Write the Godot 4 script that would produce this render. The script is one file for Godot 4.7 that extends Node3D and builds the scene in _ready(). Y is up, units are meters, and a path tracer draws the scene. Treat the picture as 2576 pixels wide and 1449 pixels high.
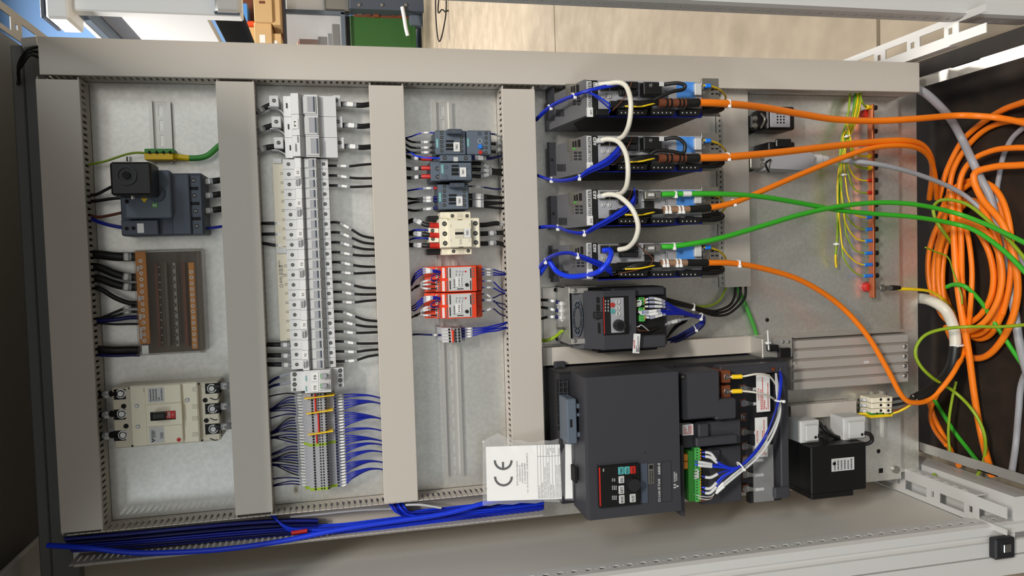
extends Node3D
# An open electrical enclosure in a workshop. Everything is measured in millimetres on the mounting plate:
# a runs down the cabinet, b runs to its left, d stands out from the plate towards the viewer. pt() turns that into metres, y up.
const EYE := 1414.0
const FOCAL := 1935.0
const CX := Vector3(.97505, .02976, -.21997)
const CY := Vector3(-.03853, .99862, -.03571)
const CZ := Vector3(.21860, .04329, .97485)
var M := {}
var pv := PackedVector3Array()
var pn := PackedVector3Array()
var pu := PackedVector2Array()
var rng := RandomNumberGenerator.new()
var taken := {}
const ORD := ["first", "second", "third", "fourth", "fifth", "sixth", "seventh", "eighth", "ninth", "tenth", "eleventh", "twelfth", "thirteenth", "fourteenth", "fifteenth", "sixteenth", "seventeenth", "eighteenth", "nineteenth", "twentieth", "twenty-first", "twenty-second", "twenty-third", "twenty-fourth", "twenty-fifth", "twenty-sixth", "twenty-seventh", "twenty-eighth", "twenty-ninth", "thirtieth", "thirty-first", "thirty-second", "thirty-third", "thirty-fourth", "thirty-fifth", "thirty-sixth", "thirty-seventh", "thirty-eighth", "thirty-ninth", "fortieth"]

# ---------- measuring ----------
func P(u: float, v: float, d := 0.0) -> Vector2:   # the place on the plate, at height d above it, seen at pixel u, v of the photograph
	var r := CX * ((u - 1288.0) / FOCAL) + CY * ((v - 724.5) / FOCAL) + CZ
	var s := (EYE - d) / r.z
	return Vector2(r.x * s, r.y * s)
func P3(u: float, v: float, d := 0.0) -> Vector3:
	var p := P(u, v, d)
	return Vector3(p.x, p.y, d)
func W(a: float, b: float, d: float) -> Vector3:
	return Vector3(-b, 1360.0 - a, d) * .001
func pt(q: Vector3) -> Vector3:
	return Vector3(-q.y, -q.x, q.z) * .001
func rect(u0: float, v0: float, u1: float, v1: float, d := 0.0) -> Array:
	var um := (u0 + u1) / 2
	var vm := (v0 + v1) / 2
	return [P(u0, vm, d).x, P(um, v0, d).y, P(u1, vm, d).x, P(um, v1, d).y]

# ---------- shapes (a, b, d in mm) ----------
func face(q: Array, n: Vector3) -> void:   # a flat polygon, fan
	var m := Vector3(-n.y, -n.x, n.z)
	for i in range(1, q.size() - 1):
		tri(q[0], q[i], q[i + 1], m, m, m)
func tri(p: Vector3, q: Vector3, r: Vector3, n1: Vector3, n2: Vector3, n3: Vector3) -> void:
	var x := pt(p)
	var y := pt(q)
	var z := pt(r)
	if (y - x).cross(z - x).dot(n1 + n2 + n3) > 0:
		pv.append_array([x, z, y]); pn.append_array([n1, n3, n2])
	else:
		pv.append_array([x, y, z]); pn.append_array([n1, n2, n3])
func flat(q: Array, inside: Vector3) -> void:   # a flat polygon facing away from a point inside the body
	var n: Vector3 = (q[1] - q[0]).cross(q[2] - q[0]).normalized()
	if n.dot(q[0] - inside) < 0:
		n = -n
	face(q, n)
func bx(a0: float, b0: float, d0: float, a1: float, b1: float, d1: float, c := 0.0) -> void:
	var lo := Vector3(minf(a0, a1), minf(b0, b1), minf(d0, d1))
	var hi := Vector3(maxf(a0, a1), maxf(b0, b1), maxf(d0, d1))
	hexa([lo, Vector3(lo.x, hi.y, lo.z), Vector3(hi.x, hi.y, lo.z), Vector3(hi.x, lo.y, lo.z), Vector3(lo.x, lo.y, hi.z), Vector3(lo.x, hi.y, hi.z), hi, Vector3(hi.x, lo.y, hi.z)], c)
func hexa(p: Array, c := 0.0) -> void:   # eight corners: bottom loop, top loop; c chamfers every edge
	var F := [[0, 1, 2, 3], [4, 5, 6, 7], [0, 1, 5, 4], [1, 2, 6, 5], [2, 3, 7, 6], [3, 0, 4, 7]]
	var mid := Vector3.ZERO
	for x in p:
		mid += x / 8.0
	if c <= 0:
		for f in F:
			flat([p[f[0]], p[f[1]], p[f[2]], p[f[3]]], mid)
		return
	var near := {}
	for fi in 6:
		for k in 4:
			var o: Vector3 = p[F[fi][k]]
			var e: Vector3 = p[F[fi][(k + 1) % 4]] - o
			var g: Vector3 = p[F[fi][(k + 3) % 4]] - o
			near[fi * 8 + F[fi][k]] = o + e.normalized() * minf(c, e.length() * .3) + g.normalized() * minf(c, g.length() * .3)
	for fi in 6:
		flat([near[fi * 8 + F[fi][0]], near[fi * 8 + F[fi][1]], near[fi * 8 + F[fi][2]], near[fi * 8 + F[fi][3]]], mid)
	for fi in 6:
		for fj in range(fi + 1, 6):
			var both := []
			for k in F[fi]:
				if k in F[fj]:
					both.append(k)
			if both.size() == 2:
				flat([near[fi * 8 + both[0]], near[fi * 8 + both[1]], near[fj * 8 + both[1]], near[fj * 8 + both[0]]], mid)
	for k in 8:
		var t := []
		for fi in 6:
			if k in F[fi]:
				t.append(near[fi * 8 + k])
		flat(t, mid)
func pb(u0: float, v0: float, u1: float, v1: float, d0: float, d1: float, c := 0.0) -> void:   # a box whose front face at d1 covers that part of the photograph
	var r := rect(u0, v0, u1, v1, d1)
	bx(r[0], r[1], d0, r[2], r[3], d1, c)
func rod(p: Vector3, q: Vector3, r: float, seg := 12, r2 := -1.0, caps := true) -> void:   # cylinder or cone between two points
	var ax := (q - p).normalized()
	var x := ax.cross(Vector3(0, 0, 1) if absf(ax.z) < .9 else Vector3(1, 0, 0)).normalized()
	var y := ax.cross(x)
	var s := r if r2 < 0 else r2
	var k := Vector3.ZERO
	for i in seg:
		var t0 := TAU * i / seg
		var t1 := TAU * (i + 1) / seg
		var e0 := x * cos(t0) + y * sin(t0)
		var e1 := x * cos(t1) + y * sin(t1)
		var n0 := Vector3(-e0.y, -e0.x, e0.z)
		var n1 := Vector3(-e1.y, -e1.x, e1.z)
		tri(p + e0 * r, q + e0 * s, q + e1 * s, n0, n0, n1)
		tri(p + e0 * r, q + e1 * s, p + e1 * r, n0, n1, n1)
		if caps:
			var m := Vector3(-ax.y, -ax.x, ax.z)
			tri(q, q + e0 * s, q + e1 * s, m, m, m)
			tri(p, p + e0 * r, p + e1 * r, -m, -m, -m)
func cy(a: float, b: float, d0: float, d1: float, r: float, seg := 12, r2 := -1.0) -> void:
	rod(Vector3(a, b, d0), Vector3(a, b, d1), r, seg, r2)
func ring(a: float, b: float, d0: float, d1: float, r: float, ri: float, seg := 16) -> void:
	for i in seg:
		var t0 := TAU * i / seg
		var t1 := TAU * (i + 1) / seg
		var e0 := Vector3(cos(t0), sin(t0), 0)
		var e1 := Vector3(cos(t1), sin(t1), 0)
		var o := Vector3(a, b, 0)
		var z0 := Vector3(0, 0, d0)
		var z1 := Vector3(0, 0, d1)
		face([o + e0 * ri + z1, o + e0 * r + z1, o + e1 * r + z1, o + e1 * ri + z1], Vector3(0, 0, 1))
		face([o + e0 * r + z0, o + e0 * r + z1, o + e1 * r + z1, o + e1 * r + z0], (e0 + e1).normalized())
		face([o + e0 * ri + z0, o + e0 * ri + z1, o + e1 * ri + z1, o + e1 * ri + z0], -(e0 + e1).normalized())
func screw(a: float, b: float, d: float, r: float, slot := true) -> void:   # pan head with a cross cut
	rod(Vector3(a, b, d), Vector3(a, b, d + r * .35), r, 12, -1, false)
	rod(Vector3(a, b, d + r * .35), Vector3(a, b, d + r * .55), r, 12, r * .7)
func prism(p: PackedVector2Array, axis: int, h0: float, h1: float) -> void:   # axis 0: points are (b, d); 1: (a, d); 2: (a, b)
	var at := func(q: Vector2, h: float) -> Vector3:
		return Vector3(h, q.x, q.y) if axis == 0 else (Vector3(q.x, h, q.y) if axis == 1 else Vector3(q.x, q.y, h))
	var up: Vector3 = at.call(Vector2.ZERO, 1.0)
	var ids := Geometry2D.triangulate_polygon(p)
	for i in range(0, ids.size(), 3):
		var s := [p[ids[i]], p[ids[i + 1]], p[ids[i + 2]]]
		face([at.call(s[0], h0), at.call(s[1], h0), at.call(s[2], h0)], -up * signf(h1 - h0))
		face([at.call(s[0], h1), at.call(s[1], h1), at.call(s[2], h1)], up * signf(h1 - h0))
	var cw := Geometry2D.is_polygon_clockwise(p)
	for i in p.size():
		var x := p[i]
		var y := p[(i + 1) % p.size()]
		var e := (y - x).normalized()
		var n2 := Vector2(e.y, -e.x) * (-1.0 if cw else 1.0)
		var n: Vector3 = at.call(n2, 0.0)
		face([at.call(x, h0), at.call(y, h0), at.call(y, h1), at.call(x, h1)], n)
func pline(pts: Array, n := 6) -> PackedVector3Array:   # a smooth line through the points
	var out := PackedVector3Array()
	for i in pts.size() - 1:
		var p0: Vector3 = pts[maxi(i - 1, 0)]
		var p1: Vector3 = pts[i]
		var p2: Vector3 = pts[i + 1]
		var p3: Vector3 = pts[mini(i + 2, pts.size() - 1)]
		for k in n:
			out.append(p1.cubic_interpolate(p2, p0, p3, float(k) / n))
	out.append(pts[-1])
	return out
func px(list: Array) -> Array:   # [u, v, d] triples to points
	var out := []
	for q in list:
		out.append(low(q[0], q[1], q[2]) if q.size() > 3 else P3(q[0], q[1], q[2]))
	return out
func low(u: float, v: float, h: float) -> Vector3:   # the place h above the hall floor seen at that pixel
	var r := CX * ((u - 1288.0) / FOCAL) + CY * ((v - 724.5) / FOCAL) + CZ
	var s := (1360.0 - h) / r.x
	return Vector3(r.x * s, r.y * s, EYE - r.z * s)
func tube(line: PackedVector3Array, r: float, seg := 8, r2 := -1.0) -> void:
	var n := line.size()
	var x := Vector3.ZERO
	var last := []
	var lastn := []
	for i in n:
		var t := (line[mini(i + 1, n - 1)] - line[maxi(i - 1, 0)]).normalized()
		if i == 0:
			x = t.cross(Vector3(0, 0, 1) if absf(t.z) < .9 else Vector3(1, 0, 0)).normalized()
		else:
			x = (x - t * x.dot(t)).normalized()
		var y := t.cross(x)
		var rr := r if r2 < 0 else lerpf(r, r2, float(i) / (n - 1))
		var cur := []
		var curn := []
		for k in seg:
			var e := x * cos(TAU * k / seg) + y * sin(TAU * k / seg)
			cur.append(line[i] + e * rr)
			curn.append(Vector3(-e.y, -e.x, e.z))
		if i > 0:
			for k in seg:
				var j := (k + 1) % seg
				tri(last[k], cur[k], cur[j], lastn[k], curn[k], curn[j])
				tri(last[k], cur[j], last[j], lastn[k], curn[j], lastn[j])
		if i == 0 or i == n - 1:
			var m := Vector3(-t.y, -t.x, t.z) * (-1.0 if i == 0 else 1.0)
			for k in seg:
				tri(line[i], cur[k], cur[(k + 1) % seg], m, m, m)
		last = cur
		lastn = curn
func along(line: PackedVector3Array, f0: float, f1: float) -> PackedVector3Array:   # a stretch of a line by fractions of its length
	var len := 0.0
	for i in line.size() - 1:
		len += line[i].distance_to(line[i + 1])
	var out := PackedVector3Array()
	var s := 0.0
	for i in line.size() - 1:
		var l := line[i].distance_to(line[i + 1])
		for f in ([f0, f1] if f0 < f1 else []):
			if f * len >= s and f * len <= s + l and l > 0:
				out.append(line[i].lerp(line[i + 1], (f * len - s) / l))
		s += l
		if s > f0 * len and s < f1 * len:
			out.append(line[i + 1])
	return out
var bold: SystemFont
var plainfont: SystemFont
var letters := {}
func lettering(s: String, heavy := true) -> Array:
	var key := s + str(heavy)
	if not letters.has(key):
		var t := TextMesh.new()
		t.text = s
		t.font = bold if heavy else plainfont
		t.font_size = 48
		t.pixel_size = .02
		t.depth = .02
		t.curve_step = 3.0
		var arr := t.get_mesh_arrays()
		letters[key] = [arr, t.get_aabb()]
	return letters[key]
func text(s: String, a: float, b: float, d: float, high: float, wide := 0.0, heavy := true) -> void:   # reads upright in the cabinet; a, b is its middle
	var got := lettering(s, heavy)
	var arr: Array = got[0]
	var box: AABB = got[1]
	var ky := high / maxf(box.size.y, .01)
	var kx := wide / maxf(box.size.x, .01) if wide > 0 else ky
	var vs: PackedVector3Array = arr[Mesh.ARRAY_VERTEX]
	var ns: PackedVector3Array = arr[Mesh.ARRAY_NORMAL]
	var ix = arr[Mesh.ARRAY_INDEX]
	var mid := box.get_center()
	var at := pt(Vector3(a, b, d))
	if ix == null or ix.size() == 0:
		ix = range(vs.size())
	for k in range(0, ix.size(), 3):
		for j in 3:
			var v := vs[ix[k + j]]
			pv.append(at + Vector3((v.x - mid.x) * kx * .001, (v.y - mid.y) * ky * .001, (.00012 if v.z > mid.z else 0.0)))
			pn.append(ns[ix[k + j]])
func ptext(s: String, u0: float, v0: float, u1: float, v1: float, d: float, heavy := true) -> void:
	var r := rect(u0, v0, u1, v1, d)
	text(s, (r[0] + r[2]) / 2, (r[1] + r[3]) / 2, d, absf(r[2] - r[0]), absf(r[3] - r[1]), heavy)
func lines(u0: float, v0: float, u1: float, v1: float, d: float, n: int, seed_ := 1) -> void:   # rows of print too small to read, broken into words
	var r := rect(u0, v0, u1, v1, d)
	var g := RandomNumberGenerator.new()
	g.seed = seed_
	for i in n:
		var a: float = lerpf(r[0], r[2], (i + .5) / n)
		var h: float = (r[2] - r[0]) / n * .24
		var b: float = r[3]
		while b > r[1] + .4:
			var w := g.randf_range(1.2, 4.0)
			var e: float = maxf(b - w, r[1])
			bx(a - h, e, d, a + h, b, d + .1)
			b = e - .7
			if g.randf() < .06:
				break

# ---------- committing ----------
func numbered(s: String) -> String:
	if not taken.has(s):
		taken[s] = 0
		return s
	taken[s] += 1
	return "%s_%03d" % [s, taken[s]]
func home(o: Node3D) -> Vector3:   # where a node stands, before it is lifted to the floor's height
	var p := Vector3(0, -1.36, 0)
	var n: Node = o
	while n is Node3D and n != self:
		p += n.position
		n = n.get_parent()
	return p
func mesh_now(called: String, origin := Vector3.ZERO) -> ArrayMesh:
	for i in pv.size():
		pv[i] -= origin
	var arr := []
	arr.resize(Mesh.ARRAY_MAX)
	arr[Mesh.ARRAY_VERTEX] = pv
	arr[Mesh.ARRAY_NORMAL] = pn
	if pu.size() == pv.size():
		arr[Mesh.ARRAY_TEX_UV] = pu
	var m := ArrayMesh.new()
	m.add_surface_from_arrays(Mesh.PRIMITIVE_TRIANGLES, arr)
	pv = PackedVector3Array(); pn = PackedVector3Array(); pu = PackedVector2Array()
	return m
func part(called: String, mat: String, parent: Node3D, label := "") -> MeshInstance3D:
	var o := MeshInstance3D.new()
	o.name = called
	o.mesh = mesh_now(called, home(parent))
	o.mesh.surface_set_material(0, M[mat])
	parent.add_child(o, true)
	if label:
		o.set_meta("label", label)
	return o
func thing(called: String, label: String, category: String, a: float, b: float, d := 0.0, group := "") -> Node3D:
	var o := Node3D.new()
	o.name = numbered(called)
	add_child(o)
	o.position = W(a, b, d)
	tag(o, label, category, group)
	return o
func at_px(called: String, label: String, category: String, u: float, v: float, d := 0.0, group := "") -> Node3D:
	var p := P(u, v, d)
	return thing(called, label, category, p.x, p.y, d, group)
func tag(o: Node3D, label: String, category: String, group := "", kind := "") -> void:
	if label: o.set_meta("label", label)
	if category: o.set_meta("category", category)
	if group: o.set_meta("group", group)
	if kind: o.set_meta("kind", kind)
func struct(called: String, label := "") -> Node3D:
	var o := Node3D.new()
	o.name = called
	add_child(o)
	o.position = Vector3.ZERO
	tag(o, label, "", "", "structure")
	return o

# ---------- materials ----------
func mat(called: String, c: Color, rough := .5, metal := 0.0) -> StandardMaterial3D:
	var m := StandardMaterial3D.new()
	m.resource_name = called
	m.albedo_color = c
	m.roughness = rough
	m.metallic = metal
	M[called] = m
	return m
func noise(f: float, lo: Color, hi: Color, octaves := 4, seed_ := 3, size := 512, normal := false) -> NoiseTexture2D:
	var n := FastNoiseLite.new()
	n.seed = seed_
	n.frequency = f
	n.fractal_octaves = octaves
	var t := NoiseTexture2D.new()
	t.width = size
	t.height = size
	t.seamless = true
	t.noise = n
	if normal:
		t.as_normal_map = true
	else:
		var g := Gradient.new()
		g.set_color(0, lo)
		g.set_color(1, hi)
		t.color_ramp = g
	return t
func grained(m: StandardMaterial3D, tex: Texture2D, scale: Vector3) -> void:
	m.albedo_texture = tex
	m.uv1_triplanar = true
	m.uv1_world_triplanar = true
	m.uv1_scale = scale
func materials() -> void:
	bold = SystemFont.new()
	bold.font_names = PackedStringArray(["Droid Sans"])
	bold.font_weight = 700
	plainfont = SystemFont.new()
	plainfont.font_names = PackedStringArray(["Droid Sans"])
	var m := mat("galvanised", Color(.90, .895, .875), .36, .78)
	grained(m, noise(.03, Color(.93, .93, .93), Color(1, 1, 1), 5, 11), Vector3(6, 6, 6))
	m.roughness_texture = noise(.012, Color(.8, .8, .8), Color(1, 1, 1), 3, 5)
	m = mat("bright_zinc", Color(.82, .81, .79), .36, .75)
	mat("steel", Color(.78, .78, .78), .25, 1.0)
	mat("dull_steel", Color(.62, .61, .58), .42, .85)
	mat("duct_grey", Color(.745, .715, .675), .55)
	mat("frame_grey", Color(.80, .795, .785), .38)
	m = mat("panel_grey", Color(.80, .785, .755), .5)
	mat("roof_grey", Color(.42, .42, .41), .6)
	m = mat("concrete", Color(.69, .635, .555), .75)
	grained(m, noise(.009, Color(.86, .85, .83), Color(1, 1, 1), 6, 21, 1024), Vector3(.33, .33, .33))
	m.detail_enabled = true
	m.detail_blend_mode = BaseMaterial3D.BLEND_MODE_MUL
	m.detail_albedo = noise(.05, Color(.92, .915, .905), Color(1, 1, 1), 4, 8)
	mat("joint", Color(.16, .14, .12), .9)
	mat("hall_white", Color(.45, .45, .44), .8)
	mat("walkway", Color(.33, .315, .29), .6)
	mat("hall_blue", Color(.36, .50, .68), .8)
	mat("slate", Color(.27, .30, .35), .45)
	mat("slate_light", Color(.36, .40, .45), .45)
	mat("anthracite", Color(.215, .215, .235), .5)
	mat("anthracite_dark", Color(.12, .12, .135), .5)
	mat("akd_grey", Color(.40, .40, .41), .5)
	mat("black", Color(.045, .045, .048), .42)
	mat("black_rubber", Color(.07, .068, .066), .45)
	mat("hole", Color(.012, .012, .013), .8)
	mat("white", Color(.80, .80, .80), .42)
	mat("off_white", Color(.77, .77, .765), .42)
	mat("beige", Color(.83, .80, .72), .45)
	mat("cream", Color(.92, .89, .80), .45)
	mat("label_white", Color(.88, .875, .865), .5)
	mat("ink", Color(.05, .05, .055), .6)
	mat("ink_grey", Color(.36, .36, .37), .6)
	mat("ink_red", Color(.75, .12, .10), .6)
	mat("teal", Color(.32, .66, .66), .5)
	mat("blue", Color(.05, .13, .62), .4)
	mat("dark_blue", Color(.04, .06, .34), .4)
	mat("bright_blue", Color(.06, .22, .86), .38)
	mat("sky_blue", Color(.10, .48, .90), .4)
	mat("film_blue", Color(.30, .55, .86), .3)
	mat("orange", Color(.98, .50, .06), .45)
	mat("relay_orange", Color(.88, .25, .10), .45)
	mat("dark_orange", Color(.80, .27, .05), .45)
	mat("green", Color(.22, .68, .16), .42)
	mat("plug_green", Color(.30, .66, .32), .42)
	mat("earth_green", Color(.25, .58, .22), .42)
	mat("earth_lime", Color(.55, .66, .12), .42)
	mat("earth_yellow", Color(.92, .78, .08), .42)
	mat("yellow", Color(.97, .80, .10), .42)
	mat("red", Color(.75, .13, .09), .45)
	mat("amber", Color(.88, .55, .16), .45)
	mat("tray_grey", Color(.40, .36, .32), .5)
	mat("copper", Color(.66, .37, .24), .42, .75)
	mat("aluminium", Color(.80, .77, .74), .45, .55)
	mat("braid", Color(.72, .56, .45), .5, .6)
	mat("brown", Color(.42, .22, .13), .55)
	mat("cardboard", Color(.76, .63, .45), .8)
	mat("cable_grey", Color(.62, .62, .64), .45)
	mat("cable_white", Color(.87, .85, .79), .42)
	mat("tie_white", Color(.93, .93, .92), .38)
	mat("machine_green", Color(.17, .36, .13), .5)
	mat("machine_white", Color(.94, .95, .96), .5)
	m = mat("clear", Color(1, 1, 1, .10), .1)
	m.transparency = BaseMaterial3D.TRANSPARENCY_ALPHA
	m = mat("smoke_clear", Color(.50, .45, .40, .22), .3)
	m.transparency = BaseMaterial3D.TRANSPARENCY_ALPHA
	m = mat("sleeve", Color(.86, .87, .88, .45), .3)
	m.transparency = BaseMaterial3D.TRANSPARENCY_ALPHA
	m = mat("clear_film", Color(1, 1, 1, .08), .12)
	m.transparency = BaseMaterial3D.TRANSPARENCY_ALPHA
	mat("paper_white", Color(.92, .915, .905), .6)
	m = mat("base_brown", Color(.20, .145, .095), .7)
	grained(m, noise(.02, Color(.55, .55, .55), Color(1, 1, 1), 5, 31), Vector3(1.2, 1.2, 1.2))
	m = mat("daylight_pane", Color(.5, .5, .5), .6)
	m.emission_enabled = true
	m.emission = Color(.95, .985, 1)
	m.emission_energy_multiplier = .45
	m = mat("lamp_glow", Color(1, 1, 1), .5)
	m.emission_enabled = true
	m.emission = Color(1, .97, .92)
	m.emission_energy_multiplier = 4.0

func _ready() -> void:
	var cam := Camera3D.new()
	cam.name = "camera"
	cam.fov = rad_to_deg(2.0 * atan(724.5 / FOCAL))
	cam.near = .05
	cam.far = 100.0
	var back := Vector3(CZ.y, CZ.x, CZ.z)
	var right := Vector3(-CX.y, -CX.x, -CX.z)
	cam.transform = Transform3D(Basis(right, back.cross(right), back).orthonormalized(), W(0, 0, EYE))
	add_child(cam)
	cam.current = true
	var we := WorldEnvironment.new()
	we.name = "surroundings"
	var e := Environment.new()
	e.background_mode = Environment.BG_COLOR
	e.background_color = Color(.5, .52, .55)
	e.background_energy_multiplier = .1
	e.tonemap_mode = Environment.TONE_MAPPER_LINEAR
	e.tonemap_exposure = .85
	e.sdfgi_enabled = true
	e.ssao_enabled = true
	e.ssil_enabled = true
	we.environment = e
	add_child(we)
	materials()
	# hall lamps: x, y, z of the panel, its width and length, its strength
	lamp(1.52, 5.2, 4.2, 1.2, .5, 45.0)
	lamp(1.3, 5.2, -5.4, 2.2, .7, 70.0)
	lamp(3.2, 6.6, -10.0, 2.2, .7, 75.0)
	# daylight through the two tall windows to the left and right of the viewer
	for sx in [-1.0, 1.0]:
		var day := AreaLight3D.new()
		day.name = "window_daylight"
		day.area_size = Vector2(2.4, 1.6)
		day.light_energy = 21.0
		day.light_color = Color(.95, .985, 1)
		day.area_range = 30.0
		day.shadow_enabled = true
		day.position = Vector3(4.2 * sx, 5.0, 5.92)
		add_child(day)
	hall()
	cabinet()
	ducts()
	build_all()

func lamp(x: float, y: float, z: float, w: float, l: float, power: float) -> void:
	var o := thing("ceiling_lamp", "flat white %s lamp panel under the hall ceiling" % ["first", "second", "third", "fourth", "fifth", "sixth"][int(taken.get("ceiling_lamp", -1)) + 1], "lamp", 1360 - y * 1000, -x * 1000, z * 1000, "hall ceiling lamps")
	var c := Vector3(1360 - y * 1000, -x * 1000, z * 1000)
	bx(c.x - 60, c.y - w * 500 - 20, c.z - l * 500 - 20, c.x - 4, c.y + w * 500 + 20, c.z + l * 500 + 20, 6)
	part("housing", "frame_grey", o)
	bx(c.x - 4, c.y - w * 500, c.z - l * 500, c.x, c.y + w * 500, c.z + l * 500)
	part("diffuser", "lamp_glow", o)
	var s := AreaLight3D.new()
	s.name = "lamp_light"
	s.area_size = Vector2(w, l)
	s.light_energy = power
	s.light_color = Color(1, .975, .94)
	s.area_range = 30.0
	s.shadow_enabled = true
	s.transform = Transform3D(Basis(Vector3.RIGHT, Vector3(0, 0, -1), Vector3.UP), Vector3(0, -.012, 0))
	o.add_child(s)

func hall() -> void:
	# floor slabs with open joints, a = 1360 is the floor
	var f := struct("floor", "bare beige concrete hall floor in slabs with dark joints")
	var z := [-13000.0, -8800.0, -3225.0, -310.0, 330.0, 6000.0]
	for i in 5:
		bx(1360, -9000, z[i] + 7, 1480, 5000, z[i + 1] - 7)
		part("slab", "concrete" if i < 4 else "walkway", f)
	bx(1375, -9000, -13000, 1480, 5000, 6000)
	part("joint_bed", "joint", f)
	f = struct("ceiling", "white hall ceiling")
	bx(-6200, -9000, -13000, -6340, 5000, 6000)
	part("ceiling_slab", "hall_white", f)
	f = struct("wall_back", "blue painted end wall of the hall")
	bx(-6340, -9000, -12700, 1480, 5000, -12900)
	part("wall_face", "hall_blue", f)
	f = struct("wall_right", "white side wall of the hall")
	bx(-6340, -9000, -12900, 1480, -9200, 6200)
	part("wall_face", "hall_white", f)
	f = struct("wall_left", "white side wall of the hall beyond the cabinet")
	bx(-6340, 5000, -12900, 1480, 5200, 6200)
	part("wall_face", "hall_white", f)
	f = struct("wall_front", "white wall of the hall behind the viewer")
	bx(-6340, -9200, 6000, 1480, 5200, 6200)
	part("wall_face", "hall_white", f)
	# a wide translucent hall gate behind the viewer: daylight panes between bars
	f = struct("window_1", "wide translucent daylight gate in the wall behind the viewer")
	for i in 6:
		for j in 3:
			bx(1300 - j * 1050, -5200 + i * 1500, 5960, 320 - j * 1050, -3760 + i * 1500, 5980)
			part("pane", "daylight_pane", f)
	for i in 7:
		bx(1360, -5260 + i * 1500, 5950, -1900, -5200 + i * 1500, 6000)
		part("bar", "frame_grey", f)
	for k in 2:
		f = struct("window_%d" % (k + 2), "tall hall window behind the viewer on the %s" % ["left", "right"][k])
		for i in 2:
			for j in 2:
				var x := (4200.0 if k == 0 else -4200.0) - 1190 + i * 1210
				bx(-2840 - j * 810, x, 5960, -3640 - j * 810, x + 1180, 5980)
				part("pane", "daylight_pane", f)

func plate_with_windows(horizontal: String, s0: float, s1: float, w0: float, w1: float, at: float, thick: float, wins: Array) -> void:
	# a flat strip running along one axis with windows cut out: wins are [from, to, low, high]; laid as bars round the windows
	var put := func(x0: float, x1: float, y0: float, y1: float) -> void:
		if x1 - x0 < .01 or y1 - y0 < .01:
			return
		if horizontal == "d_on_a":   # runs along d, width in b, faces up (a = at)
			bx(at, y0, x0, at + thick, y1, x1)
		elif horizontal == "d_on_b":   # runs along d, width in a
			bx(y0, at, x0, y1, at + thick, x1)
		elif horizontal == "a_on_b":   # runs along a, width in d, faces sideways
			bx(x0, at, y0, x1, at + thick, y1)
		else:   # "a_on_d": runs along a, width in b, faces the viewer
			bx(x0, y0, at, x1, y1, at + thick)
	var cur := s0
	for w in wins:
		put.call(cur, w[0], w0, w1)
		put.call(w[0], w[1], w0, w[2])
		put.call(w[0], w[1], w[3], w1)
		cur = w[1]
	put.call(cur, s1, w0, w1)

func holes(s0: float, s1: float, pitch: float, low: float, high: float, wide: float, tiny := 0.0) -> Array:
	var out := []
	var s := s0
	while s + wide < s1:
		out.append([s, s + wide, low, high])
		if tiny > 0 and s + pitch * .5 + tiny + wide * .5 < s1:
			var c := s + wide * .5 + pitch * .5
			out.append([c - tiny, c + tiny, (low + high) / 2 - tiny, (low + high) / 2 + tiny])
		s += pitch
	return out

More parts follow.
